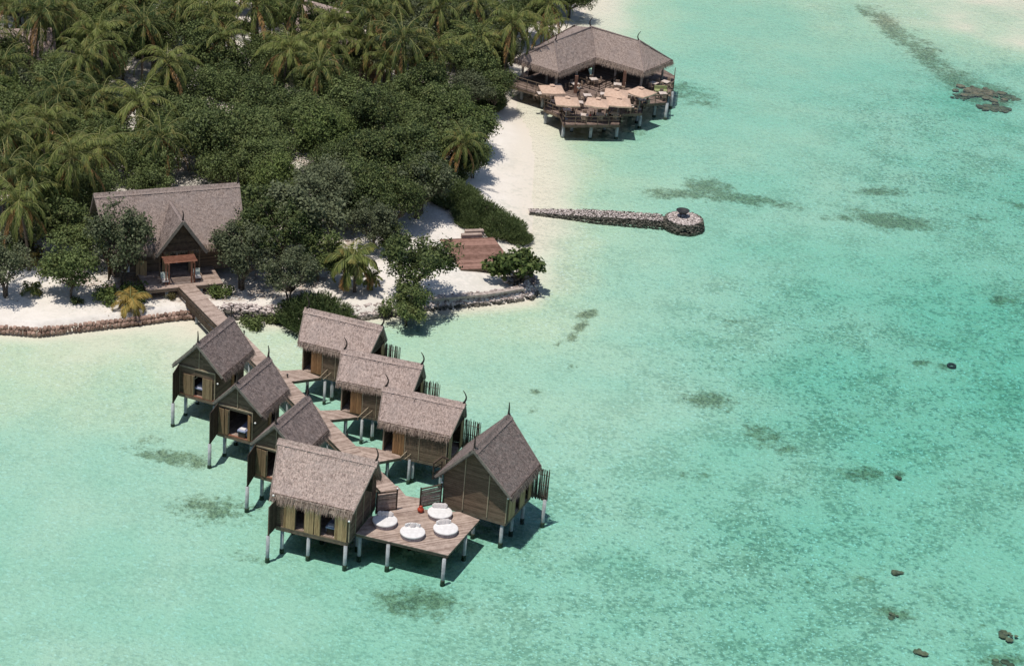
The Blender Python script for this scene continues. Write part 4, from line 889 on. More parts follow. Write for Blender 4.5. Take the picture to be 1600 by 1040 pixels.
GS = [(1, 1, 'cloth_red', 'cloth_black', 'person in a red top seated at the terrace front'), (0, 3, 'cloth_grey', 'cloth_black', 'person in a grey top seated under the front left umbrella'), (0, 1, 'cloth_black', 'cloth_blue', 'dark-haired person in black seated under the front left umbrella'),
      (2, 3, 'cloth_black', 'cloth_grey', 'person in black seated left of the middle front umbrella pole'), (2, 1, 'cloth_cream', 'cloth_blue', 'person in a cream top seated right of the middle front umbrella pole'), (3, 3, 'cloth_grey', 'cloth_black', 'person in grey seated under the front right umbrella'),
      (7, 3, 'cloth_blue', 'cloth_black', 'person in a dark blue top seated under the diamond-turned umbrella'), (7, 1, 'cloth_grey', 'cloth_blue', 'person in a pale grey top seated under the diamond-turned umbrella'), (6, 3, 'cloth_cream', 'cloth_grey', 'person in a cream top seated in the second row')]
for (ti, k, a_, b_, lb) in GS:
    q, an, _, _ = guests[ti*4+k]; person(True, a_, b_, lb, (q.x, q.y, DZ), an+pi, hairlong=(ti+k) % 2 == 0)
p = at(903, 152, DZ); person(False, 'cloth_cream', 'cloth_black', 'standing person in a white shirt and dark trousers behind the front left umbrella', (p.x, p.y, DZ), .4)
# green cushioned sofa on the right balcony
p = at(1032, 147, DZ); t = thing('lounge_seat', 'green cushioned lounge seat on the right balcony of the restaurant', 'sofa', (p.x, p.y, DZ), radians(5))
obj('base', MB().box((0, 0, .2), (1.6, .8, .36)), M['deckside'], t); obj('seat_cushion', MB().box((0, 0, .46), (1.6, .8, .16)), M['green_cloth'], t); obj('backrest', MB().box((0, .38, .72), (1.6, .14, .45)), M['green_cloth'], t)

# ------------------------------------------------------------------ beach house
hz0 = .95; rA, rB = at(147, 303, 9.1), at(373, 286, 9.1); hc = (rA+rB)/2; hyaw = atan2((rB-rA).y, (rB-rA).x); hL = (rB-rA).length
bh = thing('beach_house', 'long thatched beach house with a small gabled porch facing the walkway', 'house', (hc.x, hc.y, 0), hyaw)
hW, hr_, hze = 9.2, 4.4, 4.7
gable_roof(bh, hL, hL-1.0, hW, hr_, hze, 'thatch_mid', 'fringe', fin=(0, .4), dens=26)
hx0, hx1, hy0, hy1 = -hL/2+1.2, hL/2-1.2, -hW/2+1.0, hW/2-.8
floor(bh, hx0, hx1, hy0, hy1, 2.1); 
inv = Matrix.Translation(V(hc.x, hc.y, 0)) @ Matrix.Rotation(hyaw, 4, 'Z'); inv = inv.inverted()
dc = inv @ at(284, 395, 4.7); dx = dc.x; print('dormer x', dx, dc.y)
long_wall(bh, hx0, hx1, hy0, 2.1, 5.1, -1, ((dx-1.6, dx+1.6, 2.1, 4.9),), 'wall'); long_wall(bh, hx0, hx1, hy1, 2.1, 5.1, 1)
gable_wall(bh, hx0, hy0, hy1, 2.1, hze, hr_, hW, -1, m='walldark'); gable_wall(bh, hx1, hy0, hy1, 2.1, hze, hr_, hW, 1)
# porch gable (its own roof, at right angles)
dw_, dr_ = 5.0, 3.5; yf_, yb_ = -hW/2-1.1, -hW/2+dr_/hr_*hW/2+.25
rm = MB(); fms = []
for s in (-1, 1):
    fm = MB(); fms.append(fm); a, b = V(dx, yb_, hze+dr_), V(dx, yf_-.25, hze+dr_); c, d = V(dx+s*dw_/2, yf_+.15, hze-.1), V(dx+s*dw_/2, -hW/2-.0, hze-.1)
    slope_sheet(rm, a, b, c, d, t=.22, nu=16, nv=14); tufts(rm, a, b, c, d, 26); fringe(fm, d+V(0, .05, 0), c, V(s, 0, 0), .6)
pr = obj('porch_roof', rm, M['thatch_old'], bh); [obj('eave_fringe', fm, M['fringe_old'], pr) for fm in fms]; b = MB()
for s in (-1, 1): b.bar((dx, yf_-.3, hze+dr_-.1), (dx+s*dw_/2, yf_+.1, hze-.2), .09, .3, (s*dr_, 0, dw_/2))
obj('rake_board', b, M['rake'], pr); finial(pr, V(dx, yf_-.1, hze+dr_), V(.3, 0, 0), 1.0)
gb = boards(MB(), [(-2.0, hze+.1), (2.0, hze+.1), (0, hze+dr_-.45)], (dx, yf_+.42, 0), EX, EZ, V(0, -1, 0), .18, .012, .05, 0); obj('gable_panel', gb, M['walldark'], bh)
b = MB()
for x in (-1.95, -1.0, 1.0, 1.95): b.bar((dx+x, yf_+.9, 2.1), (dx+x, yf_+.9, hze+.4), .12, .12, (0, 1, 0))
b.bar((dx-2, yf_+.85, hze+.25), (dx+2, yf_+.85, hze+.25), .1, .2); obj('porch_frame', b, M['wall'], bh)
panel('shutter', bh, (dx-1.55, yf_+1.5), (dx-1.0, yf_+1.3), 2.1, 4.2, M['shutter']); panel('shutter', bh, (dx+1.0, yf_+1.3), (dx+1.5, yf_+1.5), 2.1, 4.2, M['shutter'])
obj('back_room_wall', MB().box((dx, hy0+1.6, 3.2), (3.6, .1, 2.4)), M['walldark'], bh)
obj('curtain', MB().tube([(dx+.35, hy0+1.2, 2.15), (dx+.35, hy0+1.15, 4.1)], .09, 6), M['white'], bh)
# porch deck
pd = [inv @ at(*p, 2.1) for p in ((222, 441), (229, 453), (272, 450), (305, 442), (343, 433), (343, 428))]
P = [(pd[1].x, pd[1].y), (pd[4].x, pd[1].y+.0), (pd[4].x, hy0+.1), (pd[1].x, hy0+.1)]
pdk = obj('porch_deck', boards(MB(), P, (0, 0, 2.02), EX, EY, EZ, .15, .012, .05, 0), M['deck'], bh); b = MB(); b.bar((P[0][0], P[0][1]+.05, 1.85), (P[1][0], P[1][1]+.05, 1.85), .1, .3); b.bar((P[0][0], P[0][1]+.05, 1.85), (P[3][0], P[3][1], 1.85), .1, .3); obj('edge_beam', b, M['deckside'], pdk)
print('porch', P, 'dx', dx, hy0)
for x in np.linspace(P[0][0]+.4, P[1][0]-.4, 5): stilt(bh, x, P[0][1]+.4, 1.8, .3, .17, 'stilt')
pgy = P[0][1]+.75; PX = -.45
pg = MB()
for s in (-1.25, 1.25):
    for o_ in (0, .28): pg.bar((dx+PX+s+o_-.14, pgy, 2.05), (dx+PX+s+o_-.14, pgy, 4.35), .12, .12, (0, 1, 0))
    pg.bar((dx+PX+s, pgy-.35, 4.35), (dx+PX+s, yf_+.8, 4.45), .1, .16)
for i in range(9): pg.bar((dx+PX-1.6, pgy-.25+i*.16, 4.48+i*.01), (dx+PX+1.6, pgy-.25+i*.16, 4.48+i*.01), .09, .05)
obj('pergola', pg, M['redwood'], bh)
panel('shutter', bh, (hx0-.3, hy0+.2), (hx0-.9, hy0-1.2), 2.1, 5.1, M['door'], frame=.08); panel('shutter', bh, (hx0+2.0, hy0-.3), (hx0+2.9, hy0-.9), 1.9, 3.6, M['shutter'])
o = MB().box((hx0+.9, hy0-.45, 2.9), (.75, .4, .75)); ac = obj('air_conditioner', o, M['white'], bh); obj('fan_grille', MB().tube([(hx0+.9, hy0-.66, 2.9), (hx0+.9, hy0-.68, 2.9)], .27, 14), M['cloth_grey'], ac)
hm = inv.inverted()
def porch_chair(x, y, lb):
    p = hm @ V(x, y, 2.075); t = thing('porch_chair', lb, 'chair', p, hyaw, 'chairs on the beach house porch')
    obj('seat', MB().box((0, 0, .4), (.65, .65, .12)), M['cushion'], t); bb = MB(); bb.box((0, .34, .72), (.65, .1, .7), Matrix.Rotation(-.25, 3, 'X')); obj('backrest', bb, M['greencloth'], t)
    for s in (-1, 1):
        obj('armrest', MB().box((s*.37, 0, .58), (.08, .65, .06)), M['chairwood'], t)
        for yy in (-.28, .28): obj('leg', MB().box((s*.33, yy, .28), (.06, .06, .56)), M['chairwood'], t)
M['greencloth'] = simple('pale_green_cloth', (.42, .47, .42), (.56, .6, .55), 4, .9, island=0)
porch_chair(dx-1.9, P[0][1]+1.0, 'pale cushioned chair on the porch, left of the red pergola'); porch_chair(dx+1.35, P[0][1]+1.2, 'pale cushioned chair on the porch, inside the red pergola')

# ------------------------------------------------------------------ roofs glimpsed in the forest
def small_hut(px, py, yaw, L, W, rise, label, mt='thatch', ze=3.2):
    p = at(px, py, ze+rise); t = thing('forest_hut', label, 'hut', (p.x, p.y, gz(p.x, p.y)-.05), radians(yaw), 'roofs between the trees')
    gable_roof(t, L, L*.94, W, rise, ze-.9, mt, 'fringe', fin=(0, 0), dens=14)
    b = MB(); b.box((0, 0, 1.2), (L-1.4, W-1.4, 2.6)); 
    for s in (-1, 1):
        obj('wall', boards(MB(), [(-L/2+.7, 0), (L/2-.7, 0), (L/2-.7, 2.7), (-L/2+.7, 2.7)], (0, s*(W/2-.7), 0), EX, EZ, V(0, s, 0), .2, .015, .05), M['wall'], t)
        obj('wall', boards(MB(), [(-W/2+.7, 0), (W/2-.7, 0), (W/2-.7, 2.7), (-W/2+.7, 2.7)], (s*(L/2-.7), 0, 0), EY, EZ, V(s, 0, 0), .2, .015, .05), M['wall'], t)
    return t
small_hut(38, 46, 20, 7, 6, 3, 'pale thatched roof showing between palms at the upper left'); small_hut(505, 8, -30, 8, 6, 3.2, 'grey thatched roof glimpsed between palms at the top edge'); small_hut(562, 62, 15, 5, 5, 2.6, 'small pale thatched roof half hidden under palm fronds')
p = at(300, 176, 3.2); t = thing('metal_roof_shed', 'bluish grey flat metal roof in the gap between trees', 'shed', (p.x, p.y, gz(p.x, p.y)), radians(12))
rb = MB()
for i in range(12): rb.box((-1.65+i*.3, 0, 2.3+.02*(i % 2)), (.28, 4.4, .05), Matrix.Rotation(.12, 3, 'X'))
obj('roof', rb, M['metalroof'], t)
for s in (-1, 1): obj('wall', boards(MB(), [(-1.5, 0), (1.5, 0), (1.5, 2.1), (-1.5, 2.1)], (0, s*1.9, 0), EX, EZ, V(0, s, 0), .2, .01, .05), M['wall'], t)

# ------------------------------------------------------------------ sunken platform, bench
pf = [at(*p, 1.05) for p in ((687, 373.5), (771, 370.5), (806, 417), (720, 420.5))]
M['reddeck'] = simple('red_deck_wood', (.15, .08, .058), (.32, .185, .145), 2.5, .75, island=.5)
sp_ = thing('timber_platform', 'reddish timber platform laid on the white sand by the point', 'deck', (0, 0, 0)); d_ = pf[1]-pf[0]
poly_deck(sp_, 'planking', pf, 1.04, atan2(d_.y, d_.x), 'reddeck', wd=.3)
bn = thing('timber_steps', 'low timber bench steps on the sand behind the reddish platform', 'bench', (0, 0, 0)); d_.normalize(); n_ = V(-d_.y, d_.x, 0)
for i, (px, py, l, z) in enumerate(((737, 366, 2.2, 1.35), (741, 360, 2.0, 1.55))):
    p = at(px, py, z); b = MB(); b.bar(p-d_*l/2, p+d_*l/2, .5, .12); b.bar(p-d_*l/2-EZ*.25, p+d_*l/2-EZ*.25, .4, .3); obj('step', b, M['deck'], bn)
p, q = at(749, 357, 1.1), at(758, 369, 1.1); obj('edge_board', MB().bar(p, q, .12, .25), M['rake'], bn)

# ------------------------------------------------------------------ sandbag wall, rubble edge, jetty
def curve_pts(pl, z, step):
    P = [at(*p, z) for p in pl]; out = []
    for a, b in zip(P, P[1:]):
        k = max(1, int((b-a).length/step))
        for i in range(k): out.append(a+(b-a)*i/k)
    return out+[P[-1]]
sw = MB(); cp = curve_pts([(-60, 515), (0, 509), (60, 513), (100, 509), (130, 505), (205, 497), (262, 489), (300, 486), (314, 487)], .75, .38)
for i, p in enumerate(cp[:-1]):
    d = (cp[i+1]-p).normalized(); n = V(d.y, -d.x, 0); n = n if n.y < 0 else -n
    for row in range(2):
        c = p+d*(.18*(row % 2))+n*(.24-.17*row)+EZ*(-.40+row*.30+random.uniform(-.05, .05)); yaw = atan2(n.y, n.x)+random.uniform(-.2, .2)
        R = Matrix.Rotation(yaw, 3, 'Z') @ Matrix.Rotation(random.uniform(-.15, .25), 3, 'Y'); l, w_, h = .50*random.uniform(.7, 1.2), .40*random.uniform(.7, 1.2), .32
        vs = []; 
        for zi, k in ((-.5, .82), (-.2, 1), (.2, 1), (.5, .8)):
            for j in range(10):
                a = 2*pi*j/10; r = (abs(cos(a))**4+abs(sin(a))**4)**(-1/4)*k*random.uniform(.95, 1.05)
                vs.append(c+R@V(cos(a)*r*l/2, sin(a)*r*w_/2, zi*h)+V(random.uniform(-1, 1), random.uniform(-1, 1), random.uniform(-1, 1))*.035)
        fs = [tuple(range(9, -1, -1)), tuple(range(30, 40))]
        for z_ in range(3):
            for j in range(10): fs.append((z_*10+j, z_*10+(j+1) % 10, z_*10+10+(j+1) % 10, z_*10+10+j))
        sw.add(vs, fs)
o = obj('sandbag_wall', sw, M['sandbag'], None, False); tag(o, 'low wall of stacked brown sandbags along the beach below the house', 'wall')
def rubble(mb_lo, mb_hi, pl, z0, z1, width, per, r0=.10, r1=.22, flat=.75):
    cp = curve_pts(pl, z0, .3)
    for i, p in enumerate(cp[:-1]):
        d = (cp[i+1]-p); 
        if d.length < 1e-4: continue
        d.normalize(); n = V(d.y, -d.x, 0); n = n if n.y < 0 else -n
        for _ in range(per):
            s = random.random(); z = z0+(z1-z0)*(1-s); c = p+d*random.uniform(0, .3)+n*(width*s-width*.5); c.z = z+random.uniform(-.08, .08)
            (mb_hi if z > z0+(z1-z0)*.24 else mb_lo).rock(c, random.uniform(r0, r1), flat)
re = thing('rubble_edge', 'pale coral rubble bank along the shore of the point, capped by a grey ledge', 'wall', (0, 0, 0)); lo, hi = MB(), MB()
rubble(lo, hi, [(340, 497), (372, 495), (440, 499), (500, 502), (560, 496), (612, 490), (690, 479), (760, 473), (815, 466), (829, 456)], .0, .95, 1.35, 26)
rubble(lo, hi, [(824, 468), (834, 456), (828, 444), (815, 437)], .0, .9, 1.1, 26)
rubble(lo, hi, [(345, 484), (400, 487), (440, 490)], .7, 1.2, 1.3, 10); rubble(lo, hi, [(788, 440), (815, 436), (822, 442)], .9, 1.1, 1.0, 18)
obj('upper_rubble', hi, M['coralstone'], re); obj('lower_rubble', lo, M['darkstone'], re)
cpn = curve_pts([(676, 466), (760, 459), (818, 450)], 1.05, 1.2); cc = MB()
for a, b in zip(cpn, cpn[1:]): cc.bar(a+EZ*-.05, b+EZ*-.05, .5, .22)
obj('ledge', cc, M['concrete'], re)
jt = thing('stone_jetty', 'narrow coral stone jetty ending in a round stone head in the lagoon', 'jetty', (0, 0, 0)); lo, hi, co = MB(), MB(), MB()
j0, j1, jc = at(829, 327, .4), at(1040, 339, .7), at(1069, 341, .8); jd = (j1-j0).normalized(); jn = V(jd.y, -jd.x, 0); JL = (j1-j0).length
n_st = 0
for i in range(int(JL/.22)):
    t_ = i*.22/JL; wdt = .45+.5*min(1, t_*2.2); zt_ = .26+.34*min(1, t_*1.6); c = j0+jd*(t_*JL); c.z = 0
    for _ in range(17):
        s = random.uniform(-1, 1); hi.rock(c+jn*s*wdt+jd*random.uniform(-.1, .1)+EZ*(zt_+random.uniform(-.05, .04)), random.uniform(.06, .115), .5)
    for sd_ in (-1, 1):
        for _ in range(13):
            z = random.uniform(-.5, zt_-.05); hi_ = lo; lo.rock(c+jn*sd_*(wdt+.12+(zt_-z)*.32+random.uniform(-.08, .08))+jd*random.uniform(-.12, .12)+EZ*z, random.uniform(.08, .15), .7)
a_, b_ = V(j0.x, j0.y, -.5), V(j1.x, j1.y, -.5); co.prism([(-.4, 0), (.4, 0), (.8, JL+1), (-.8, JL+1)], V(j0.x, j0.y, -1.0), jn, jd, EZ, 1.2)
HR = 1.85
for k in range(900):
    a = random.uniform(0, 2*pi); r = HR*sqrt(random.random())*1.0; hi.rock((jc.x+cos(a)*r, jc.y+sin(a)*r, .80+random.uniform(-.03, .04)), random.uniform(.07, .125), .5)
for k in range(800):
    a = random.uniform(0, 2*pi); z = random.uniform(-.5, .78); r = HR+.08+(.85-z)*.28; lo.rock((jc.x+cos(a)*r, jc.y+sin(a)*r, z), random.uniform(.11, .2), .85)
co.lathe([(HR+.2, -1.2), (HR-.05, .77)], 24, (jc.x, jc.y, 0))
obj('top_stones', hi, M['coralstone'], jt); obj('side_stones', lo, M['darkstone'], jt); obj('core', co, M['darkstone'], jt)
p = V(jc.x-.2, jc.y+.4, .86); t = thing('fire_bowl', 'dark metal fire bowl standing on the round jetty head', 'fire bowl', p)
obj('bowl', MB().lathe([(.12, .32), (.45, .42), (.72, .66), (.74, .72), (.66, .70), (.4, .5), (.05, .42)], 24), M['iron'], t, True); b = MB()
for k in range(3): b.tube([(.42*cos(k*2.09), .42*sin(k*2.09), 0), (.3*cos(k*2.09), .3*sin(k*2.09), .45)], .04, 6)
obj('leg_stand', b, M['iron'], t)
# mooring ring
p = at(1488, 565, 0); pts = [(p.x+.36*cos(a), p.y+.40*sin(a), -.42) for a in np.linspace(0, 2*pi, 17)]
o = obj('mooring_ring', MB().tube(pts, .12, 8, False), M['iron'], None, True); tag(o, 'small dark floating ring alone in the lagoon at the right', 'buoy')
# reef rocks that break the surface
def reef(px, py, s, k, label, top=-.02):
    p = at(px, py, 0); m_ = MB()
    for _ in range(k): r_ = random.uniform(.35, .95)*min(1, .35+s*.5); r_ *= .8; m_.rock((p.x+random.gauss(0, s*.9), p.y+random.gauss(0, s*.7), -.20*r_-.24+top+random.uniform(-.07, .05)), r_, .22)
    o = obj('reef_rock', m_, M['reefrock']); tag(o, label, 'rock', 'reef rocks in the lagoon')
reef(1535, 143, 1.5, 90, 'largest brown reef rock, at the upper right', .14); reef(1552, 165, 1.1, 45, 'brown reef rock just in front of the largest one', .05); reef(1580, 150, .8, 24, 'reef rock at the upper right corner, right of the largest one'); reef(1505, 147, .7, 18, 'flat reef rock touching the left end of the largest one')
reef(1402, 887, .28, 6, 'lone brown rock in the lower right water', -.10); reef(1437, 1010, .3, 6, 'small brown rock near the bottom edge', -.10); reef(1576, 984, .45, 8, 'long brown rock by the lower right corner', -.08); reef(1568, 1026, .4, 8, 'dark rock at the bottom right corner', -.18); reef(1398, 953, .25, 5, 'pale brown rock below the lone brown rock', -.14)
reef(1404, 738, .22, 4, 'small dark rock in the right-hand water', -.18)

# ------------------------------------------------------------------ vegetation
def quads_mesh(name, C, U, W):
    """diamond leaves: centres C, half-length vectors U, half-width vectors W"""
    n = len(C); co = np.stack([C-U, C+W-U*.1, C+U, C-W-U*.1], 1).reshape(-1, 3).astype(np.float32); me = bpy.data.meshes.new(name)
    me.vertices.add(4*n); me.vertices.foreach_set('co', co.ravel()); me.loops.add(4*n); me.loops.foreach_set('vertex_index', np.arange(4*n, dtype=np.int32))
    me.polygons.add(n); me.polygons.foreach_set('loop_start', (np.arange(n)*4).astype(np.int32)); me.polygons.foreach_set('loop_total', np.full(n, 4, np.int32)); me.update(); return me
def nrm(a): return a/np.maximum(np.linalg.norm(a, axis=-1, keepdims=True), 1e-9)
def crown_mesh(name, R, H, nl, nleaf, size, zc, open_=.0, upb=.5, lobe=(.25, .42), flat=.8, twig=.34):
    C, lob = [], []
    for i in range(nl):
        a = RNG.uniform(0, 2*pi); r = R*sqrt(RNG.uniform(0, 1))*.82; z = zc+H*(RNG.uniform(-.35, .5)*(1-.55*(r/R)**2))+H*.12*(1-(r/R)**2); lr = R*RNG.uniform(*lobe)
        lob.append((r*cos(a), r*sin(a), z, lr))
    per = nleaf//nl
    for (x, y, z, lr) in lob:
        k = per//5; d = nrm(RNG.normal(size=(k, 3))+np.array([0, 0, .35])); rr = lr*RNG.uniform(.15, 1.3, (k, 1))**.7; p = np.array([x, y, z])+d*rr*np.array([1, 1, flat])
        p = np.repeat(p, 5, 0)+RNG.normal(size=(k*5, 3))*twig*.6; C.append(np.concatenate([p, np.repeat(d, 5, 0)], 1))
    C = np.concatenate(C); p, d = C[:, :3], C[:, 3:]; n = nrm(d*.7+RNG.normal(size=d.shape)*.55+np.array([0, 0, upb])); t = nrm(np.cross(n, RNG.normal(size=d.shape))); b = np.cross(n, t)
    s = size*RNG.uniform(.7, 1.25, (len(p), 1)); keep = p[:, 2] > .1
    return quads_mesh(name, p[keep], (t*s*.5)[keep], (b*s*.33)[keep]), lob
def trunk_mesh(lob, zc, H, r0, lean=(0, 0), nb=9, stems=1):
    m = MB(); 
    for s in range(stems):
        bx, by = (random.uniform(-.25, .25), random.uniform(-.25, .25)) if stems > 1 else (0, 0); f = V(lean[0], lean[1], zc-H*.45)
        pts = [V(bx, by, -.5), V(bx+lean[0]*.2+random.uniform(-.12, .12), by+lean[1]*.2, (zc-H*.4)*.4), V(bx*2+f.x*.7, by*2+f.y*.7, (zc-H*.4)*.8)]
        m.tube(pts, [r0*1.25, r0, r0*.75], 7)
        for (x, y, z, lr) in random.sample(lob, min(len(lob), nb)):
            e = V(x, y, z-lr*.1); mid = pts[2].lerp(e, .5)+V(random.uniform(-.25, .25), random.uniform(-.25, .25), -.25); m.tube([pts[2]-EZ*.1, mid, e], [r0*.6, r0*.36, r0*.12], 5)
            for _ in range(3):
                q = e+V(random.gauss(0, 1), random.gauss(0, 1), random.uniform(0, 1)).normalized()*lr*.8; m.tube([mid.lerp(e, .6), q], [r0*.2, r0*.05], 4)
    return m
TREES = []
def make_tree(R, H, zc, nl, nleaf, size, m, **k):
    lean = k.pop('lean', (0, 0)); stems = k.pop('stems', 1); r0 = k.pop('r0', .16); cm, lob = crown_mesh('crown', R, H, nl, nleaf, size, zc, **k)
    t = thing('broadleaf_tree', '', 'tree'); obj('trunk', trunk_mesh(lob, zc, H, r0, lean, stems=stems), M['bark'], t, True); obj('crown', cm, M[m], t); return t
FT = [make_tree(3.4, 4.4, 3.9, 30, 10500, .235, 'leaf'), make_tree(3.5, 4.0, 3.6, 32, 10500, .23, 'leaf', stems=2), make_tree(3.0, 4.8, 4.4, 26, 9800, .24, 'leaf'), make_tree(3.9, 4.2, 4.0, 36, 12500, .235, 'leaf', stems=2),
      make_tree(3.3, 3.2, 3.8, 30, 9500, .22, 'leafgray', stems=2), make_tree(3.0, 3.4, 3.6, 28, 9500, .24, 'leafbright')]
OT = [make_tree(3.3, 3.4, 3.6, 30, 8500, .25, 'leaf', lobe=(.20, .34), stems=2, r0=.15, twig=.3), make_tree(3.1, 4.0, 3.6, 28, 7600, .23, 'leafgray', lobe=(.20, .32), stems=3, r0=.11, twig=.3), make_tree(2.8, 3.4, 2.8, 26, 7000, .25, 'leaf', lobe=(.22, .36), stems=2, r0=.1)]
BIG = make_tree(5.0, 4.4, 4.4, 75, 15500, .23, 'leaf', lobe=(.09, .18), stems=3, r0=.19)
SG = make_tree(1.9, 1.9, 1.3, 16, 2300, .34, 'leafbright', lobe=(.25, .4), stems=3, r0=.07, twig=.18)
def shrub_needle(R, H, n):
    """feathery bush: many upright sprays of fine leaves"""
    C, U, W = [], [], []
    for _ in range(n):
        a = RNG.uniform(0, 2*pi); r = R*sqrt(RNG.uniform(0, 1)); h = H*(1-(r/R)**2*.75)*RNG.uniform(.55, 1.05); b = np.array([r*cos(a), r*sin(a), 0]); d = nrm(np.array([cos(a)*r/R*.8, sin(a)*r/R*.8, 1.0])+RNG.normal(size=3)*.15)
        k = 16; t = RNG.uniform(.0, 1, (k, 1)); p = b+np.array([0, 0, max(.15, h-1.1)])+d*t*1.1; C.append(p); dd = nrm(d+RNG.normal(size=(k, 3))*.55); U.append(dd*.15*RNG.uniform(.7, 1.3, (k, 1))); W.append(nrm(np.cross(dd, RNG.normal(size=(k, 3))))*.028)
    C, U, W = map(np.concatenate, (C, U, W)); t = thing('shrub', '', 'shrub'); obj('foliage', quads_mesh('foliage', C, U, W), M['needle'], t)
    s = MB()
    for _ in range(9): a = random.uniform(0, 6.28); s.tube([(0, 0, -.3), (cos(a)*R*.5, sin(a)*R*.5, H*.7)], [.06, .02], 5)
    obj('stem', s, M['bark'], t); return t
NB = shrub_needle(2.4, 2.6, 1500)
def shrub_leaf(R, H, n, mt, size=.26):
    cm, lob = crown_mesh('foliage', R, H, 9, n, size, H*.45, lobe=(.35, .5)); t = thing('shrub', '', 'shrub'); obj('foliage', cm, M[mt], t); s = MB()
    for _ in range(6): a = random.uniform(0, 6.28); s.tube([(0, 0, -.3), (cos(a)*R*.5, sin(a)*R*.5, H*.5)], [.04, .015], 5)
    obj('stem', s, M['bark'], t); return t
BS = [shrub_leaf(1.2, 1.2, 1300, 'leafbright'), shrub_leaf(1.1, 1.1, 1100, 'leaf'), shrub_leaf(.9, .8, 700, 'leafyellow', .24)]
def frond(C, U, W, base, az, el, length, droop, rach, twist=0.0, pairs=34, lw=.04, ll=.95):
    h = np.array([cos(az), sin(az), 0.]); side = np.array([-sin(az), cos(az), 0.]); P = [np.array(base, float)]; e = el; seg = 12
    for i in range(seg):
        P.append(P[-1]+(h*cos(e)+np.array([0, 0, sin(e)]))*length/seg); e -= droop/seg*(1+i/seg)
    P = np.array(P); rach.tube([tuple(p) for p in P[::2]], [.045*(1-i/7.5)+.006 for i in range(len(P[::2]))], 4)
    for j in range(pairs):
        t = .14+.86*j/(pairs-1); x = t*seg; i = min(int(x), seg-1); p = P[i]+(P[i+1]-P[i])*(x-i); d = nrm(P[i+1]-P[i]); l = ll*(sin(pi*min(1, t*.82+.16))**.7)*RNG.uniform(.85, 1.1)
        upv = nrm(np.cross(d, side)); upv = upv if upv[2] > 0 else -upv
        for s in (-1, 1):
            q = nrm(side*s*.62+d*.70+np.array([0, 0, -.62-.35*t])+upv*.1+RNG.normal(size=3)*.07); C.append(p+q*l*.5); U.append(q*l*.5); W.append(nrm(np.cross(q, upv+RNG.normal(size=3)*.3))*lw)
def make_palm(hgt, nf, length, lean, mt='palm', ndry=3, young=False, lw=.05):
    t = thing('palm_tree', '', 'palm tree'); top = V(lean[0], lean[1], hgt); m = MB(); pts = []; rr = []
    for i in range(8):
        s = i/7; pts.append(V(lean[0]*s*s, lean[1]*s*s, -.4+(hgt+.4)*s)); rr.append(.19-.08*s+(.08 if i == 0 else 0))
    if young: rr = [r*.8 for r in rr]
    obj('trunk', m.tube(pts, rr, 8), M['palmbark'], t, True)
    C, U, W = [], [], []; rc = MB(); ga = 2.399; a0 = random.uniform(0, 6)
    for i in range(nf):
        s = i/nf; el = radians(80-98*s)+random.uniform(-.12, .12); frond(C, U, W, top, a0+i*ga, el, length*random.uniform(.85, 1.08)*(.8 if s < .15 else 1), 1.25+.55*s+random.uniform(-.25, .3), rc, lw=lw)
    f = obj('fronds', quads_mesh('fronds', np.array(C), np.array(U), np.array(W)), M[mt], t); obj('frond_ribs', rc, M['palmrib'], f)
    if ndry:
        C, U, W = [], [], []; rc = MB()
        for i in range(ndry): frond(C, U, W, top-EZ*.15, random.uniform(0, 6.28), radians(-25)+random.uniform(-.3, .2), length*.85, .9, rc, pairs=28, lw=lw)
        d = obj('dry_fronds', quads_mesh('dry_fronds', np.array(C), np.array(U), np.array(W)), M['palmdry'], t); obj('frond_ribs', rc, M['palmdry'], d)
    if not young:
        n = MB()
        for i in range(7): a = i*.9; n.lathe([(.02, -.13), (.1, -.07), (.12, 0), (.09, .09), (.02, .13)], 8, (top.x+cos(a)*.24, top.y+sin(a)*.24, top.z-.28-.1*(i % 2)))
        obj('coconuts', n, M['nut'], t, True)
    return t
M['palmrib'] = simple('palm_rib', (.16, .17, .06), (.30, .29, .11), 4, .6, island=.3, bmp=0); M['nut'] = simple('coconut', (.10, .12, .03), (.22, .17, .07), 4, .6)
PT = [make_palm(7.6, 24, 6.0, (.7, -.3)), make_palm(7.0, 22, 5.5, (-.5, -.5), ndry=4), make_palm(8.2, 25, 6.2, (.2, .5), ndry=2), make_palm(6.6, 20, 5.4, (.9, .2), 'palm', 5)]
YP = [make_palm(1.0, 13, 2.6, (.05, 0), 'palmyoung', 5, True, .04), make_palm(2.7, 18, 2.9, (.25, -.1), 'palm', 3, True), make_palm(.7, 7, 1.5, (0, 0), 'palm', 0, True, .035)]
SRC = FT+OT+[BIG, SG, NB]+BS+PT+YP; USED = set()
def place(src, px, py, label, group=None, zc=None, s=1.0, base=False, rz=None, xy=None, sz=None):
    """stand a plant so that its crown centre (zc above the ground) meets the given spot of the picture"""
    if xy is None:
        p = at(px, py, 1.0 if base else 1.0+zc*s)
    else: p = V(*xy, 0)
    z = gz(p.x, p.y); loc = (p.x, p.y, z-.03); rz = random.uniform(0, 6.28) if rz is None else rz; sc_ = (s, s, s*(sz or 1))
    if src.name in USED: o = copy_tree(src, loc, rz, label, group, sc_)
    else:
        USED.add(src.name); o = src; o.location = loc; o.rotation_euler = (0, 0, rz); o.scale = sc_; o['label'] = label
        if group: o['group'] = group
    if not group and 'group' in o: del o['group']
    PL.append((p.x, p.y)); return o
PL = []
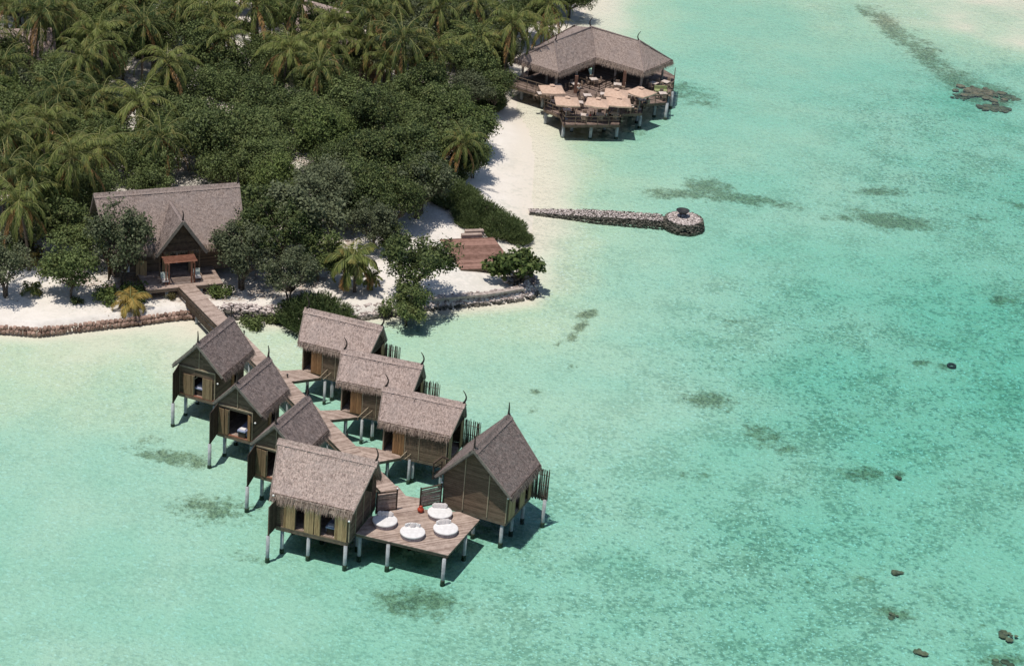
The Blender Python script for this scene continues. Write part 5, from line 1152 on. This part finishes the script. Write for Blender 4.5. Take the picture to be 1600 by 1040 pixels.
def palm(px, py, k, label, s=1.0, group=None, sz=1.0):
    src = PT[k]; h = (7.6, 7.0, 8.2, 6.6)[k]; lean = ((.7, -.3), (-.5, -.5), (.2, .5), (.9, .2))[k]; z = 1.0+h*s*sz; p = at(px, py, z); rz = random.uniform(0, 6.28); q = Matrix.Rotation(rz, 3, 'Z') @ V(*lean, 0)*s
    return place(src, 0, 0, label, group, s=s, rz=rz, xy=(p.x-q.x, p.y-q.y), sz=sz)
G1 = 'coconut palms of the island forest'
PAL = [(63, 22, 0, 'broad palm crown at the top left corner in front of the pale thatched roof'), (153, 57, 1, 'drooping palm right of the pale upper left roof, one long frond reaching right'), (225, 36, 2, 'palm between the two big upper left crowns, near the top edge'), (262, 98, 0, 'large fan-shaped palm standing out above the trees over the metal roof'),
       (347, 60, 1, 'palm with browning lower fronds right of the large fan-shaped one'), (251, 214, 3, 'lone palm above the ridge of the beach house roof, trunk clear against the trees'), (113, 243, 0, 'bright palm behind the left end of the beach house'), (153, 233, 3, 'palm just behind the bright one at the left end of the beach house'),
       (47, 278, 1, 'round palm left of the bright palm by the beach house'), (12, 208, 2, 'tall palm at the left edge of the picture, above the round one'), (30, 318, 3, 'palm at the left edge with long fronds hanging over the sandy clearing', .9), (452, 76, 1, 'palm in the middle of the forest top, over the wide green trees'), (507, 68, 2, 'palm right of the small pale roof at top centre'),
       (581, 20, 0, 'wide palm at the top edge with long hanging fronds'), (679, 78, 3, 'palm with one pale frond hanging toward the beach trees'), (686, 14, 1, 'yellowish palm at the top edge, two crowns left of the restaurant'), (803, 30, 0, 'palm leaning over the left corner of the restaurant roof'), (856, 32, 3, 'small palm touching the restaurant roof at the top', .7),
       (724, 222, 3, 'low palm at the forest edge throwing fronds over the beach', .72), (752, 186, 3, 'small golden palm at the top of the beach strip', .42), (524, 38, 1, 'palm behind the small pale roof at top centre', .9), (400, 8, 2, 'palm at the top edge left of centre'), (330, 22, 0, 'palm at the top edge above the browning palm'), (622, 2, 2, 'palm at the top edge right of the wide hanging one'), (742, 4, 0, 'palm at the top edge between the yellowish one and the restaurant palm'),
       (100, 10, 2, 'palm crown cut by the top edge at the upper left'), (5, 100, 1, 'palm crown cut by the left edge above the tall one'), (190, 5, 1, 'palm crown cut by the top edge left of the large fan palm'), (280, 8, 3, 'palm crown cut by the top edge above the large fan palm'), (470, 4, 0, 'palm crown cut by the top edge beside the grey roof'), (10, 262, 0, 'palm behind the left-edge palms over the sand'), (630, 60, 2, 'palm between the wide hanging one and the one with a pale frond'), (860, -4, 1, 'palm at the top edge behind the restaurant', .9)]
for a in PAL: palm(a[0], a[1], a[2], a[3], a[4] if len(a) > 4 else random.uniform(.86, 1.04), G1, random.uniform(1.0, 1.2))
# open trees of the beach front, one by one
G2 = 'open-crowned trees on the sand'
OTL = [(2, 738, 205, .95, 'tree overhanging the beach above the beach palm'), (2, 742, 245, .75, 'low tree overhanging the beach below the beach palm'), (2, 764, 122, .7, 'low tree left of the restaurant deck, nearest the beach'), (2, 776, 95, .75, 'tree touching the left end of the restaurant deck'), (1, 786, 68, .8, 'tree behind the left corner of the restaurant roof'), (1, 194, 392, 1.0, 'slender open tree in front of the left half of the beach house roof'), (2, 108, 418, 1.0, 'dark open tree on the sand left of the beach house'), (1, 8, 412, .85, 'tree at the left edge with a leaning trunk on the sand'), (2, 95, 352, 1.0, 'bushy tree behind the dark open one at the left clearing'), (0, 140, 370, .75, 'small tree against the left end wall of the beach house'),
       (1, 378, 396, .95, 'thin-stemmed tree just right of the walkway and house porch'), (1, 485, 335, 1.25, 'greyish tree behind the broad open one right of the beach house'), (0, 410, 330, 1.0, 'tree at the right end of the beach house ridge'), (2, 500, 395, .9, 'small open tree above the big green bush'), (1, 452, 425, .8, 'thin open tree rooted in the rubble right of the walkway'),
       (1, 585, 345, .8, 'pale small tree on the shaded sand behind the short coconut palm'), (2, 560, 322, .9, 'tree at the lower forest edge above the shaded sand'), (0, 655, 408, 1.0, 'open wide-leaved tree left of the reddish platform'), (2, 640, 456, .78, 'dense low tree overhanging the rubble shore'), (0, 712, 222, .95, 'tree at the forest edge beside the beach palm'), (1, 655, 285, 1.0, 'tree above the shaded sand, left of the feathery bushes'), (2, 610, 372, .6, 'sapling between the pale small tree and the open wide-leaved one')]
ZC = {id(OT[0]): 3.6, id(OT[1]): 3.6, id(OT[2]): 2.6}
for (k, px, py, s, lb) in OTL: place(OT[k], px, py, lb, G2, (3.6, 3.6, 2.8)[k], s*1.12, sz=1.3 if 'left half of the beach house roof' in lb else None)
place(BIG, 436, 362, 'broad open tree right of the beach house', G2, 4.4, 1.0)
place(SG, 806, 410, 'rounded bright green sea-edge bush-tree at the tip of the point', None, 1.3, 1.5)
NBL = [(493, 470, 1.3, 'big dark green feathery bush on the shore beside the far right-row hut'), (538, 488, .55, 'small feathery bush at the right foot of the big shore bush'), (785, 340, .95, 'feathery bush at the seaward end of the beach hedge'), (748, 322, 1.0, 'second feathery bush from the seaward end of the beach hedge'), (712, 298, 1.05, 'feathery bush in the middle of the beach hedge'), (690, 268, 1.0, 'uppermost feathery bush of the beach hedge'), (812, 356, .55, 'low feathery bush at the very tip of the beach hedge'), (758, 148, .95, 'rounded feathery bush at the top of the beach left of the restaurant'), (735, 338, .6, 'low feathery bush behind the timber steps')]
for (px, py, s, lb) in NBL: place(NB, px, py, lb, 'feathery bushes by the shore', 1.1, s)
for (k, px, py, s, lb) in ((0, 205, 458, 1.15, 'bright low shrub below the left end of the house porch'), (0, 168, 462, 1.0, 'bright low shrub between the dark open tree and the house'), (1, 240, 440, .7, 'small green shrub under the edge of the porch'), (0, 345, 455, .85, 'low green shrub right of the walkway top'), (2, 268, 462, .5, 'tiny shrub beside the walkway piles'), (1, 395, 488, .9, 'dark shrub among the shore rubble right of the walkway'),
                           (1, 432, 482, .8, 'second dark shrub among the shore rubble, nearer the big bush'), (2, 50, 395, 1.1, 'orange-tinged dry bush in the sandy clearing'), (2, 35, 372, 1.1, 'yellowish scrub behind the dry bush of the clearing'), (0, 20, 392, 1.1, 'green scrub at the left edge of the clearing'), (1, 600, 474, .7, 'dark shrub on the shore left of the dense low tree'),
                           (0, 345, 345, 1.2, 'shrub against the right end of the beach house roof'), (1, 120, 470, .5, 'small shrub at the root of the dark open tree')): place(BS[k], px, py, lb, 'low shrubs around the beach house', .5, s)
place(YP[1], 557, 405, 'short coconut palm alone on the white sand behind the big shore bush', None, 2.7, 1.3); place(YP[1], 583, 432, 'very short coconut palm just right of the lone short one', None, 2.7, .55)
place(YP[0], 203, 467, 'stemless yellow-orange palm leaning over the sandbag wall', None, 1.0, 1.0); place(YP[2], 50, 447, 'palm seedling alone on the white sand at the left', None, .7, 1.0); place(YP[0], 45, 400, 'small browning palm in the sandy clearing', None, 1.0, .7)
# the forest: individual crowns, kept clear of roofs, clearings and the beach
FO = [(-120, -150), (905, -150), (892, 6), (806, 90), (778, 130), (742, 176), (720, 240), (665, 275), (640, 300), (540, 318), (500, 300), (440, 318), (385, 300), (378, 262), (250, 275), (138, 292), (95, 322), (-60, 345), (-120, 250)]
FOW = np.array([[*at(x, y, 5.4)[:2]] for x, y in FO])
clear = [(300, 178, 3.0, 2.6), (322, 250, 4.0, 2.0), (38, 60, 4.5, 3.0), (505, 20, 5, 3), (562, 70, 3, 2.4), (735, 170, 3.5, 2.0), (818, 112, 3.0, 5.0), (838, 70, 4.0, 4.5), (858, 50, 4.0, 3.0), (90, 318, 3.0, 1.5)]
CL = [(at(a, b, c), r) for a, b, c, r in clear]+[(V(bh.location.x+cos(hyaw)*o_, bh.location.y+sin(hyaw)*o_, 0), 6.0) for o_ in (-5, -1.5, 1.5, 5)]
x0, y0 = FOW.min(0); x1, y1 = FOW.max(0); pts = []; tries = 0
while tries < 20000 and len(pts) < 298:
    tries += 1; x, y = random.uniform(x0, x1), random.uniform(y0, y1)
    if not inside(FOW, np.array([x]), np.array([y]))[0]: continue
    if any((c.x-x)**2+(c.y-y)**2 < r*r for c, r in CL) or any((a-x)**2+(b-y)**2 < 3.35**2 for a, b in pts): continue
    if y > 345: continue
    pts.append((x, y))
FN = np.array([[*at(u, v, 6)[:2]] for u, v in ((-200, -200), (905, -200), (885, 60), (640, 118), (400, 110), (180, 130), (-200, 110))])
pts = [q for q in pts if not (inside(FN, np.array([q[0]]), np.array([q[1]]))[0] and random.random() < .22)]
print('forest trees', len(pts))
LBL = ['dark green dense broadleaf crown in the unbroken forest canopy', 'wide dark green crown of the forest canopy among its neighbours', 'narrow tall dark green crown of the forest canopy', 'broad spreading crown of the forest canopy', 'greyish green crown of the forest canopy', 'brighter green crown of the forest canopy']
for (x, y) in pts:
    k = random.choice((0, 0, 1, 1, 2, 3, 3, 4, 5)); place(FT[k], 0, 0, LBL[0] if k < 4 else LBL[k], 'forest canopy trees: '+('dark' if k < 4 else 'greyish' if k == 4 else 'bright'), s=random.uniform(.78, 1.12), xy=(x, y), sz=random.uniform(.85, 1.15))

n_ = 0; tries = 0; UG = []
while n_ < 110 and tries < 6000:
    tries += 1; x, y = random.uniform(x0, x1), random.uniform(y0, y1)
    if not inside(FOW, np.array([x]), np.array([y]))[0] or y > 335: continue
    if any((q.x-x)**2+(q.y-y)**2 < (r*.8)**2 for q, r in CL[4:] if True) or any((u-x)**2+(v-y)**2 < 2.2**2 for u, v in pts) or any((u-x)**2+(v-y)**2 < 2.4**2 for u, v in UG): continue
    UG.append((x, y)); n_ += 1; place(BS[random.choice((0, 1, 1, 2))], 0, 0, 'low shrub of the undergrowth beneath the forest canopy', 'forest undergrowth shrubs', s=random.uniform(1.0, 1.7), xy=(x, y))

PP = [(a_[0], a_[1]) for a_ in PAL]; n_ = 0; tries = 0
while n_ < 24 and tries < 4000:
    tries += 1; x, y = random.uniform(-30, 880), random.uniform(-70, 125) if random.random() < .75 else random.uniform(110, 190)
    if y > 110 and x > 330: continue
    if x > 760 and y > 20: continue
    if any(((u-x)/56)**2+((v-y)/38)**2 < 1 for u, v in PP): continue
    if (x-300)**2+(y-176)**2 < 60**2: continue
    PP.append((x, y)); n_ += 1; palm(x, y, random.choice((0, 1, 2, 3)), 'coconut palm crown rising among others in the upper forest', random.uniform(.72, 1.05), 'palms crowding the upper forest', sz=random.uniform(.9, 1.2))
for s in SRC:
    if s.name not in USED:
        for c in list(s.children_recursive): bpy.data.objects.remove(c)
        bpy.data.objects.remove(s)
